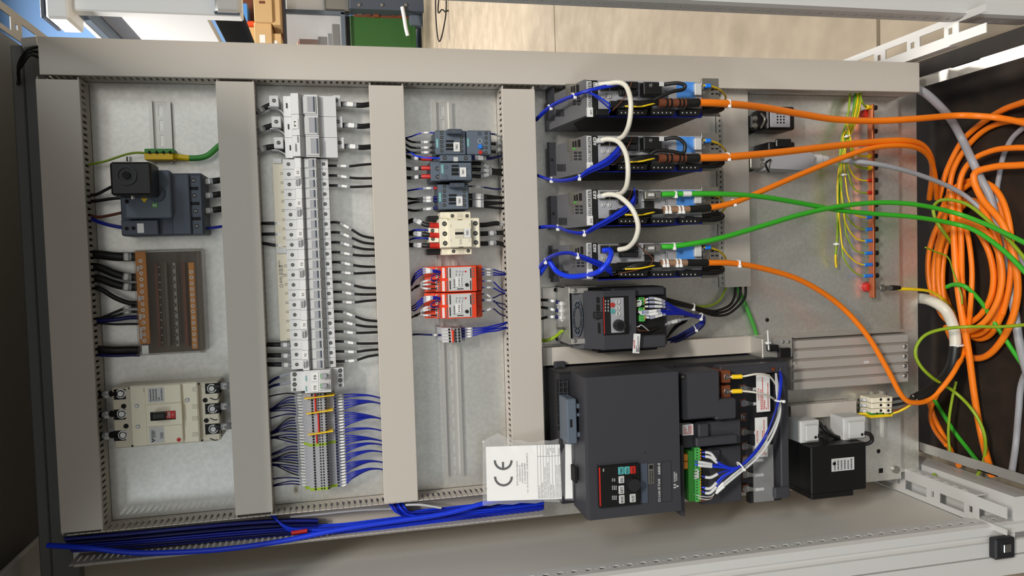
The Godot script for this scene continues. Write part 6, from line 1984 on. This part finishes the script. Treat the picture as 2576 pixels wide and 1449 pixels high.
func plugs() -> void:
	# two heavy industrial connectors, mounted low on the plate
	var o := at_px("panel_connector", "open black rectangular connector with grey contact face, under the upper orange cable", "connector", 1945, 303, 0)
	slab(o, "housing", "black", 1890, 288, 1930, 324, 1, 40, 3)
	slab(o, "frame", "black", 1930, 268, 2000, 326, 1, 54, 3)
	var f := slab(o, "contact_face", "cable_grey", 1938, 276, 1988, 320, 54, 56, 1, "grey contact face with round holes")
	for i in 3:
		for j in 4:
			well(f, 1956 + i * 8, 286 + j * 7.5, 56.1, 1.9, "contact_hole", false)
	for k in 2:
		bolt(o, 1900, 298 + k * 18, 40, 4.6, "dull_steel")
	var c := P3(1900, 304, 40)
	tube(pline([P3(1915, 286, 44), P3(1924, 300, 58), P3(1915, 322, 46)], 6), 2.2, 7)
	part("locking_lever", "dull_steel", o)
	o = at_px("panel_connector", "grey metal connector hood with a black flap, under the middle orange cable", "connector", 1975, 395, 0)
	slab(o, "flap_housing", "black", 1934, 357, 2000, 378, 1, 56, 2)
	slab(o, "flap_lid", "black", 1953, 349, 1992, 370, 56, 62, 2)
	var h := P(1950, 412, 60)
	var h1 := P(2040, 412, 60)
	prism(PackedVector2Array([P(1940, 376, 58), P(2030, 378, 58), P(2050, 390, 58), P(2048, 412, 58), P(2028, 428, 58), P(1940, 424, 58)]), 2, 8, 58)
	part("grey_hood", "cable_grey", o, "pale grey metal hood")
	rod(P3(2042, 402, 36), P3(2062, 402, 36), 12, 8, 12)
	part("gland_nut", "off_white", o)
	rod(P3(2060, 402, 36), P3(2080, 402, 36), 10, 12, 8)
	part("gland_neck", "off_white", o)
	slab(o, "base", "dull_steel", 1888, 392, 1944, 424, 1, 30, 2)
	for k in 2:
		bolt(o, 1922, 398 + k * 18, 32, 4.6, "dull_steel")
	tube(pline([P3(1938, 402, 60), P3(1926, 412, 66), P3(1934, 432, 60)], 6), 2.2, 7)
	part("locking_lever", "black", o)
	for q in [[1888, 318], [1890, 412]]:
		var e := at_px("bare_gland", "round dark cable opening in the plate left of the %s connector" % ["black", "grey"][int(q[1] > 400)], "opening", q[0], q[1], 0)
		var p := P(q[0], q[1], 12)
		cy(p.x, p.y, 0, 12, 16, 20, 14)
		part("collar", "black", e)
	wire("screened_cable", "grey cable from the metal connector hood across the copper busbar to the right", "cable", "cable_grey", [[2078, 402, 36], [2110, 403, 40], [2180, 409, 62], [2250, 422, 62], [2330, 446, 50], [2400, 476, 40], [2450, 510, 60, 1], [2520, 580, 40, 1], [2600, 700, 40, 1]], 5.0, "", 10)

func foot_cables() -> void:
	var o := thing("base_board", "dark brown board on the floor at the right, under the coiled cables", "board", 1356, 30, -60)
	bx(1350, -425, -330, 1359, 492, 320, 1)
	part("board", "base_brown", o)
	# trunk cable and greys
	wire("trunk_cable", "thick grey cable leaving the right end of the long upper duct to the floor", "cable", "cable_grey", [[2300, 220, 24], [2330, 236, 26], [2365, 268, 20], [2392, 300, 10], [2420, 350, 0], [2446, 405, 60, 1], [2470, 455, 40, 1], [2492, 500, 30, 1], [2515, 590, 22, 1], [2537, 700, 20, 1], [2553, 790, 20, 1], [2566, 870, 24, 1], [2590, 960, 40, 1]], 8.4, "", 12)
	wire("grey_cable", "thin grey cable curving on the floor beyond the thick grey cable", "cable", "cable_grey", [[2600, 300, 30, 1], [2570, 325, 20, 1], [2545, 350, 16, 1], [2525, 390, 14, 1], [2514, 440, 14, 1], [2508, 492, 14, 1], [2520, 560, 14, 1]], 5.4, "", 10)
	wire("grey_cable", "grey cable at the lower right lying across the brown board", "cable", "cable_grey", [[2600, 900, 24, 1], [2570, 965, 16, 1], [2562, 1040, 16, 1], [2555, 1120, 20, 1], [2545, 1190, 60, 1]], 6.5, "", 10)
	# coil of orange cable lying on the floor: elliptical turns, each tilted and shifted a little
	var cc := low(2447, 665, 20)
	for k in 6:
		var pts := []
		var ra := 165.0 - k * 13 + (k % 2) * 16
		var rb := 92.0 + (k % 3) * 9 - k * 5
		for j in 17:
			var t := TAU * j / 16.0 + k * .7
			pts.append(Vector3(1348 - 8 - k * 9 - 7 * sin(t * 2 + k), cc.y + ra * sin(t) + (k - 2) * 8, cc.z + rb * cos(t) + (k % 2) * 22 - 8 + k * 3))
		strand("coiled_cable", "turn of the orange cable coil lying on the brown board, %s from the bottom" % ORD[k], "cable", "orange", pts, 6.2, "", 10)
	var lo := [[[2600, 250, 50, 1], [2560, 262, 40, 1], [2520, 278, 30, 1], [2470, 310, 20, 1], [2425, 350, 16, 1], [2395, 400, 20, 1], [2375, 450, 24, 1], [2362, 500, 30, 1]], [[2600, 305, 20, 1], [2540, 305, 20, 1], [2490, 320, 20, 1], [2450, 350, 20, 1], [2415, 395, 26, 1], [2395, 440, 30, 1], [2386, 500, 36, 1]], [[2600, 372, 40, 1], [2550, 372, 44, 1], [2500, 378, 46, 1], [2450, 400, 50, 1], [2420, 440, 54, 1], [2412, 500, 60, 1], [2418, 600, 70, 1], [2420, 700, 66, 1], [2426, 800, 50, 1], [2424, 880, 30, 1], [2395, 900, 20, 1]], [[2392, 480, 70, 1], [2398, 560, 74, 1], [2405, 680, 78, 1], [2418, 780, 80, 1], [2436, 880, 70, 1], [2452, 1000, 50, 1], [2470, 1100, 40, 1], [2495, 1195, 90, 1]], [[2335, 1000, 14, 1], [2350, 1050, 12, 1], [2375, 1100, 14, 1], [2395, 1140, 24, 1], [2412, 1170, 60, 1]], [[2420, 905, 40, 1], [2390, 945, 30, 1], [2360, 990, 20, 1], [2340, 1040, 20, 1], [2350, 1080, 30, 1], [2380, 1120, 60, 1]], [[2620, 412, 40, 1], [2560, 416, 44, 1], [2500, 420, 50, 1], [2450, 440, 60, 1], [2470, 500, 60, 1], [2520, 560, 56, 1], [2550, 640, 50, 1], [2560, 740, 44, 1], [2535, 830, 40, 1], [2490, 890, 36, 1], [2445, 900, 30, 1], [2405, 870, 20, 1], [2380, 820, 14, 1]]]
	var wh := ["farthest behind the thick grey cable", "second behind the thick grey cable", "arching into the top of the coil", "running straight down across the coil", "lowest beside the black sleeve", "crossing from the coil to the lower left", "wrapping the right side of the coil"]
	for k in lo.size():
		wire("floor_cable", "loose orange cable on the floor, %s" % wh[k], "cable", "orange", lo[k], [6.4, 6.0, 6.0, 7.0, 6.0, 4.6, 7.0][k], "", 10)
	# white hose and black cable end
	var w := wire("hose", "thick off-white hose bending up into a black sleeved cable end", "hose", "cable_white", [[2285, 750, -70], [2318, 751, -40], [2348, 759, -8], [2378, 780, 20], [2396, 815, 25], [2403, 850, 30], [2402, 890, 35], [2392, 930, 40], [2366, 965, 45], [2330, 990, 50], [2300, 1006, 50]], 11.5, "", 14)
	cuff(w, "black_sleeve", "black_rubber", .52, 1.0, 12.2, 14)
	tie("clear grey cable tie on the white hose where the black sleeve begins", 2407, 868, 34, 13, Vector2(0, 1), "")
	# green and yellow loops
	wire("earth_cable", "long yellow green wire looping down in front of the cable coil", "cable", "earth_lime", [[2600, 815, 90, 1], [2520, 822, 100, 1], [2440, 822, 110, 1], [2372, 828, 70], [2325, 845, 60], [2303, 880, 58], [2312, 915, 60], [2345, 950, 60], [2400, 985, 100, 1], [2445, 1030, 90, 1], [2474, 1085, 80, 1], [2478, 1140, 70, 1], [2462, 1190, 60, 1], [2430, 1222, 70, 1], [2400, 1232, 90, 1], [2370, 1215, 110, 1], [2348, 1192, 130, 1]], 3.4, "", 10)
	wire("earth_cable", "yellow green wire rising straight through the lower orange cables", "cable", "earth_lime", [[2405, 960, 80, 1], [2396, 1000, 80, 1], [2388, 1050, 80, 1], [2386, 1100, 80, 1], [2392, 1155, 80, 1]], 3.0, "", 9)
	wire("earth_cable", "yellow green wire arching over the top left of the cable coil", "cable", "earth_lime", [[2400, 620, 60, 1], [2375, 585, 100, 1], [2355, 555, 110, 1], [2348, 525, 110, 1], [2362, 506, 110, 1], [2392, 503, 110, 1], [2440, 518, 110, 1], [2500, 568, 110, 1], [2545, 610, 110, 1], [2600, 680, 110, 1]], 3.6, "", 10)
	wire("green_cable", "bright green cable on the floor right of the white hose", "cable", "green", [[2382, 722, 90, 1], [2400, 716, 90, 1], [2430, 722, 90, 1], [2468, 760, 60, 1], [2500, 810, 40, 1], [2540, 870, 30, 1], [2600, 960, 30, 1]], 4.6, "", 10)
	wire("green_cable", "bright green cable on the floor under the looping yellow green wire", "cable", "green", [[2350, 1005, 20, 1], [2375, 1045, 20, 1], [2400, 1085, 20, 1], [2435, 1130, 24, 1], [2475, 1180, 60, 1]], 4.6, "", 10)
	wire("thin_wire", "thin yellow green wire over the plate edge left of the coil", "wire", "earth_lime", [[2328, 622, 0], [2355, 634, -10], [2385, 648, 70, 1], [2400, 690, 90, 1], [2418, 740, 90, 1], [2420, 765, 90, 1]], 1.8, "")

# ---------- left side ----------
func open_duct_wires() -> void:
	rng.seed = 77
	for k in 62:
		var o := rng.randf_range(0, 1)
		var z := rng.randf_range(8, 44)
		var pts := []
		if k < 36:
			var s := rng.randf_range(0, 1)
			pts = [P3(978 + s * 34, 1258, 20), P3(984 + s * 34, 1276, z), P3(1010 + s * 30, 1288 + o * 12, z), P3(1080, 1284 + o * 24, z), P3(1180, 1274 + o * 28, z + 2), P3(1270, 1262 + o * 30, z), P3(1345, 1252 + o * 32, z - 2), P3(1368, 1246 + o * 34, z - 3)]
			pts[3].y += rng.randf_range(-4, 4)
			pts[4].y += rng.randf_range(-4, 4)
		else:
			pts = [P3(672 + o * 20, 1286, 14), P3(690 + o * 10, 1303 + o * 8, z), P3(740, 1318 + o * 22, z), P3(840, 1318 + o * 24, z), P3(950, 1306 + o * 26, z + 3), P3(1080, 1290 + o * 26, z), P3(1230, 1270 + o * 28, z - 2), P3(1365, 1250 + o * 32, z - 4)]
		strand("duct_wire", "thin blue wire in the open duct, entering from the %s duct" % ("third" if k < 36 else "second"), "wire", "bright_blue" if k % 3 else "blue", pts, 1.7, "blue wires in the open duct", 6)
	for k in 40:
		var o := rng.randf_range(0, 1)
		var z := rng.randf_range(6, 34)
		strand("duct_wire", "thin dark blue wire lying in the shaded end of the open duct", "wire", "dark_blue" if k % 2 else "blue", [P3(160 + o * 20, 1352 + o * 36, z), P3(300, 1340 + o * 40, z), P3(450, 1326 + o * 42, z + 4), P3(600, 1312 + o * 44, z), P3(720, 1306 + o * 40, z), P3(800, 1306 + o * 36, z - 4)], 1.8, "blue wires in the shaded end of the open duct", 6)
	wire("network_cable", "thick bright blue cable lying on the thin wires along the whole open duct", "cable", "bright_blue", [[120, 1372, 26], [220, 1378, 44], [330, 1390, 52], [430, 1390, 55], [560, 1382, 56], [700, 1363, 57], [850, 1333, 57], [1000, 1310, 56], [1120, 1292, 56], [1235, 1262, 54], [1340, 1240, 40]], 4.6, "", 10)
	wire("white_wire", "grey white wire lying in the open duct under the thin blue wires, left", "wire", "cable_grey", [[730, 1300, 34], [800, 1294, 36], [900, 1284, 38], [985, 1280, 36]], 2.2)
	wire("white_wire", "white wire lying in the open duct under the thin blue wires, right", "wire", "off_white", [[1020, 1270, 40], [1060, 1270, 44], [1110, 1278, 44]], 2.2)
	var e := at_px("red_ferrule", "red plastic end sleeve lying in the open duct among the blue wires", "end sleeve", 752, 1338, 30)
	rod(P3(733, 1341, 46), P3(773, 1335, 46), 3.6, 10)
	part("sleeve_body", "red", e)
	for k in 3:
		wire("loose_wire", "black wire curling at the left end of the long upper duct, %s of three" % ORD[k], "wire", "black", [[100, 118 + k * 14, 20], [76, 122 + k * 8, 26], [58, 140 + k * 10, 20], [46, 165 + k * 8, 0], [48, 188 + k * 8, -20], [44, 215, -40]], 2.4)
	e = at_px("cable_gland", "pale plastic cable gland by the left end of the long upper duct", "gland", 78, 112, -40)
	rod(P3(60, 114, -40), P3(98, 110, -40), 12, 14)
	part("gland_body", "off_white", e)

func document_bag() -> void:
	var o := at_px("document_bag", "clear plastic bag with a white printed sheet marked CE, hung over the duct", "document bag", 1330, 1190, 60)
	var z0 := 64.0
	var z1 := 100.0
	var at := func(u: float, v: float, h: float) -> Vector3:
		return P3(u, v, lerpf(z0, z1, clampf((u - 1222) / 218.0, -.2, 1.2)) + h)
	var sheet := func(c: Array, h0: float, h1: float) -> void:
		hexa([at.call(c[0], c[1], h0), at.call(c[2], c[3], h0), at.call(c[4], c[5], h0), at.call(c[6], c[7], h0), at.call(c[0], c[1], h1), at.call(c[2], c[3], h1), at.call(c[4], c[5], h1), at.call(c[6], c[7], h1)])
	sheet.call([1222, 1124, 1437, 1117, 1441, 1254, 1225, 1261], 0.0, 3.0)
	var s := part("printed_sheet", "paper_white", o, "white printed sheet marked CE")
	var arc := func(u: float, v: float, r0: float, r1: float) -> void:
		for k in 14:
			var t0 := -.05 + (PI + .1) * k / 14
			var t1 := -.05 + (PI + .1) * (k + 1) / 14
			sheet.call([u + cos(t0) * r0, v + sin(t0) * r0, u + cos(t0) * r1, v + sin(t0) * r1, u + cos(t1) * r1, v + sin(t1) * r1, u + cos(t1) * r0, v + sin(t1) * r0], 3.0, 3.2)
	arc.call(1266.5, 1200, 18, 23.8)
	part("mark_c", "ink", s)
	arc.call(1265.8, 1159, 18, 23.8)
	sheet.call([1262.4, 1162, 1268, 1162, 1268.3, 1178, 1262.7, 1178], 3.0, 3.2)
	part("mark_e", "ink", s)
	var put := func(t: String, u: float, v0: float, v1: float, h: float) -> void:
		var m: Vector3 = at.call(u, (v0 + v1) / 2, 3.3)
		text(t, m.x, m.y, m.z, h, P(u, v1, m.z).y - P(u, v0, m.z).y, false)
		part("printed_line", "ink_grey", s)
	put.call("MGR di Maurizio Radici", 1301, 1160, 1221, 3.4)
	put.call("Via B Bonini 33", 1307.5, 1170, 1211, 3.0)
	put.call("25027 Brescia (BS)", 1314, 1165, 1215, 3.0)
	put.call("P. IVA 03502180981", 1320.5, 1165, 1216, 3.0)
	put.call("Tel: +39 3477476249 - info@mgradici.it", 1327, 1139, 1240, 3.2)
	var rows := ["Matricola / Ser. N", "Data / Date / Datum", "Schema / Wiring dia. / Stromlaufplan", "Tensione alim. / Power Supply / Spannung", "N. Fasi / Phases", "Frequenza / Hz", "Potenza / Installed power / Leistung kW", "Tensione Ausiliari / Aux / Aux-Spannung", "Presa 230V el. / El. Plug 230V / 230V Steckdose"]
	var vals := ["", "", "", "400 VAC", "3+N", "50 Hz", "", "240 VDC", "6 AMP"]
	var far := [1222, 1214, 1175, 1164, 1219, 1221, 1170, 1169, 1151]
	for k in 10:
		var u := 1351.0 + k * 7.35
		sheet.call([u, 1120 - k * .2, u + .9, 1120 - k * .2, u + 4, 1254.5 - k * .2, u + 3.1, 1254.5 - k * .2], 3.0, 3.1)
		part("table_line", "ink_grey", s)
		if k < 9:
			put.call(rows[k], u + 6.2, far[k], 1253 - k * .2, 2.7)
			if vals[k]:
				put.call(vals[k], u + 4.6, 1127, 1127 + vals[k].length() * 2.5, 2.7)
	sheet.call([1351.5, 1148, 1418, 1145.6, 1418, 1146.6, 1351.5, 1149], 3.0, 3.1)
	part("table_line", "ink_grey", s)
	# the clear bag: front and back film with a loose, folded top edge
	var film := func(h: float, bulge: float) -> void:
		var grid := []
		for i in 13:
			var row := []
			for j in 9:
				var u := lerpf(1214, 1444, i / 12.0)
				var vt := 1110.0 - 22.0 * exp(-pow((u - 1256) / 22.0, 2)) - 34.0 * exp(-pow((u - 1428) / 20.0, 2)) - 3 * sin(i * 1.7)
				var vb := 1272.0 - (u - 1214) * .055 + 2 * sin(i * 2.1)
				var v := lerpf(vt, vb, j / 8.0)
				row.append(at.call(u, v, h + bulge * sin(PI * j / 8.0) + (3.5 * sin(i * 2.3 + j) if j < 2 else .5 * sin(i * 1.3 + j * 2.0))))
			grid.append(row)
		var nn := []
		for i in 13:
			for j in 9:
				var n: Vector3 = (grid[mini(i + 1, 12)][j] - grid[maxi(i - 1, 0)][j]).cross(grid[i][mini(j + 1, 8)] - grid[i][maxi(j - 1, 0)]).normalized()
				n = n if n.z > 0 else -n
				nn.append(Vector3(-n.y, -n.x, n.z))
		for i in 12:
			for j in 8:
				tri(grid[i][j], grid[i + 1][j], grid[i + 1][j + 1], nn[i * 9 + j], nn[i * 9 + 9 + j], nn[i * 9 + 10 + j])
				tri(grid[i][j], grid[i + 1][j + 1], grid[i][j + 1], nn[i * 9 + j], nn[i * 9 + 10 + j], nn[i * 9 + 1 + j])
	film.call(3.4, 1.6)
	part("front_film", "clear_film", o)
	film.call(-1.0, -1.0)
	part("back_film", "clear_film", o)

# ---------- the workshop beyond ----------
func far_box(o: Node3D, called: String, matname: String, u0: float, v0: float, u1: float, v1: float, d: float, deep: float, c := 8.0) -> Node3D:
	pb(u0, v0, u1, v1, d - deep, d, c)
	return part(called, matname, o)
func workshop() -> void:
	var d := -10300.0
	var o := at_px("machine_cabinet", "green painted machine base cabinet standing on the concrete in the workshop", "machine cabinet", 1052, 90, d - 300)
	far_box(o, "cabinet_body", "machine_green", 884, 42, 1049, 260, d, 700)
	far_box(o, "recessed_side", "ink", 868, 40, 884, 260, d - 40, 600)
	o = at_px("machine_bed", "dark grey machine bed with bolts above the green cabinet", "machine", 980, 10, d)
	far_box(o, "bed", "slate", 878, -60, 1086, 25, d + 300, 300)
	for u in [903, 960, 1020]:
		var p := P3(u, 14, d + 300)
		cy(p.x, p.y, d + 290, d + 330, 22, 10)
		part("bolt_head", "dull_steel", o)
	far_box(o, "gear_box", "brown", 890, 22, 1030, 44, d + 20, 300)
	for k in 6:
		far_box(o, "machined_part", ["dull_steel", "brown", "copper"][k % 3], 898 + k * 21, 24 + (k % 2) * 6, 912 + k * 21, 36 + (k % 3) * 3, d + 60, 60)
	far_box(o, "motor", "slate_light", 1030, 24, 1074, 62, d + 100, 240, 30)
	far_box(o, "coupling_end", "dull_steel", 816, -20, 880, 26, d + 120, 250, 20)
	var l := at_px("machine_lever", "white curved lever hanging in front of the green cabinet", "lever", 1022, 55, d + 360)
	tube(pline([P3(1012, 18, d + 340), P3(1017, 45, d + 360), P3(1021, 70, d + 360), P3(1026, 90, d + 350)], 6), 28, 10)
	part("lever_arm", "machine_white", l)
	for k in 2:
		wire("hanging_cable", "dark cable loop hanging beside the green cabinet, %s of two" % ["longer", "shorter"][k], "cable", "black_rubber", [[1096 + k * 10, -30, -7600], [1096 + k * 6, 30, -7600], [1100 + k * 12, 88 - k * 64, -7580], [1106 + k * 14, 104 - k * 74, -7560], [1114 + k * 8, 80 - k * 52, -7580], [1122 + k * 10, 30 - k * 10, -7600], [1122 + k * 14, -30, -7600]], 8.0, "", 8)
	# grey framed guard with a clear pane
	o = at_px("machine_guard", "grey framed machine guard with a clear pane beside the green cabinet", "machine guard", 790, 70, d)
	for q in [[708, -20, 720, 130], [716, 25, 868, 34], [858, 30, 870, 130]]:
		far_box(o, "frame_bar", "slate_light", q[0], q[1], q[2], q[3], d + 150, 90, 6)
	far_box(o, "pane", "clear", 720, 34, 860, 130, d + 100, 10, 0)
	far_box(o, "back_panel", "machine_white", 716, -30, 860, 200, d - 400, 40, 0)
	far_box(o, "upper_panel", "machine_white", 720, -30, 818, 24, d + 60, 40, 4)
	for k in 5:
		far_box(o, "machine_part", ["ink", "slate", "brown", "copper", "ink"][k], [836, 824, 752, 748, 800][k], [60, 84, 98, 104, 92][k], [856, 850, 800, 770, 840][k], [130, 130, 130, 122, 130][k], d - 60 - k * 20, 160, 10)
	# cartons and bins
	var bx_ := [[638, -40, 684, 54, "cardboard", "large upright cardboard carton at the upper edge of the photo"], [684, -40, 704, 62, "cardboard", "narrow cardboard carton beside the large upright carton"], [640, 57, 684, 124, "cardboard", "cardboard carton with a white sticker at the bottom of the pile"], [680, 84, 708, 124, "cardboard", "small cardboard carton with a folded corner at the edge of the pile"], [616, 68, 640, 124, "cardboard", "open cardboard carton at the top end of the pile"], [603, 8, 622, 52, "film_blue", "blue plastic bin beside the cartons"], [600, 52, 640, 66, "dark_orange", "orange crate edge under the blue bin"]]
	for k in bx_.size():
		var q: Array = bx_[k]
		var e := at_px("carton" if k < 5 else "storage_bin", q[5], "carton" if k < 5 else "bin", (q[0] + q[2]) / 2.0, (q[1] + q[3]) / 2.0, -9500 - k * 60)
		far_box(e, "box_body", q[4], q[0], q[1], q[2], q[3], -9400 - k * 50, 420, 6)
		if k in [0, 2, 3]:
			far_box(e, "tape_strip", "brown" if k == 0 else "label_white", lerpf(q[0], q[2], .3), lerpf(q[1], q[3], .45), lerpf(q[0], q[2], .62), lerpf(q[1], q[3], .75 if k else .52), -9396 - k * 50, 10, 0)
	far_box(at_px("storage_rack", "dark rack board behind the cardboard cartons", "rack", 660, 60, -10100), "board_face", "brown", 596, -40, 712, 140, -10050, 60, 4)
	# white machine enclosure: a tall post nearest to us, its side running away behind it
	var e0 := -4200.0
	var c := P(360, 33, e0)
	o = thing("machine_enclosure", "tall white machine enclosure with a thick post and a dark gap, beyond the upper duct", "machine enclosure", c.x, c.y, e0)
	far_box(o, "post", "machine_white", 160, -60, 606, 33, e0, 120, 10)
	far_box(o, "post_end", "machine_white", 112, -30, 170, 46, e0 + 90, 330, 16)
	far_box(o, "dark_edge", "slate", 100, -30, 112, 44, e0 + 60, 300, 4)
	far_box(o, "rounded_cover", "off_white", 538, -60, 603, 30, e0 + 60, 90, 20)
	far_box(o, "cover_edge", "slate", 538, 29, 602, 33, e0 + 40, 90, 3)
	var us := [164, 182, 205, 292, 516, 602]
	for k in 5:
		var x0 := P(us[k], 33, e0).x
		var x1 := P(us[k + 1], 33, e0).x
		bx(x0, c.y - 60 - (60 if k in [1, 2, 4] else 0), e0 - 3300, x1 - 4, c.y - 6 - (90 if k in [2, 4] else 0), e0 - 60, 4)
		part(["side_beam", "side_beam", "dusty_panel", "door_panel", "door_gap"][k], ["machine_white", "slate_light", "cable_grey", "machine_white", "hole"][k], o)

func build_all() -> void:
	column_one()
	column_two()
	column_three()
	for i in 4:
		servo(i)
	drive_cables()
	small_inverter()
	big_inverter()
	braking_resistor()
	filter_block()
	earth_bar()
	plugs()
	foot_cables()
	open_duct_wires()
	document_bag()
	workshop()
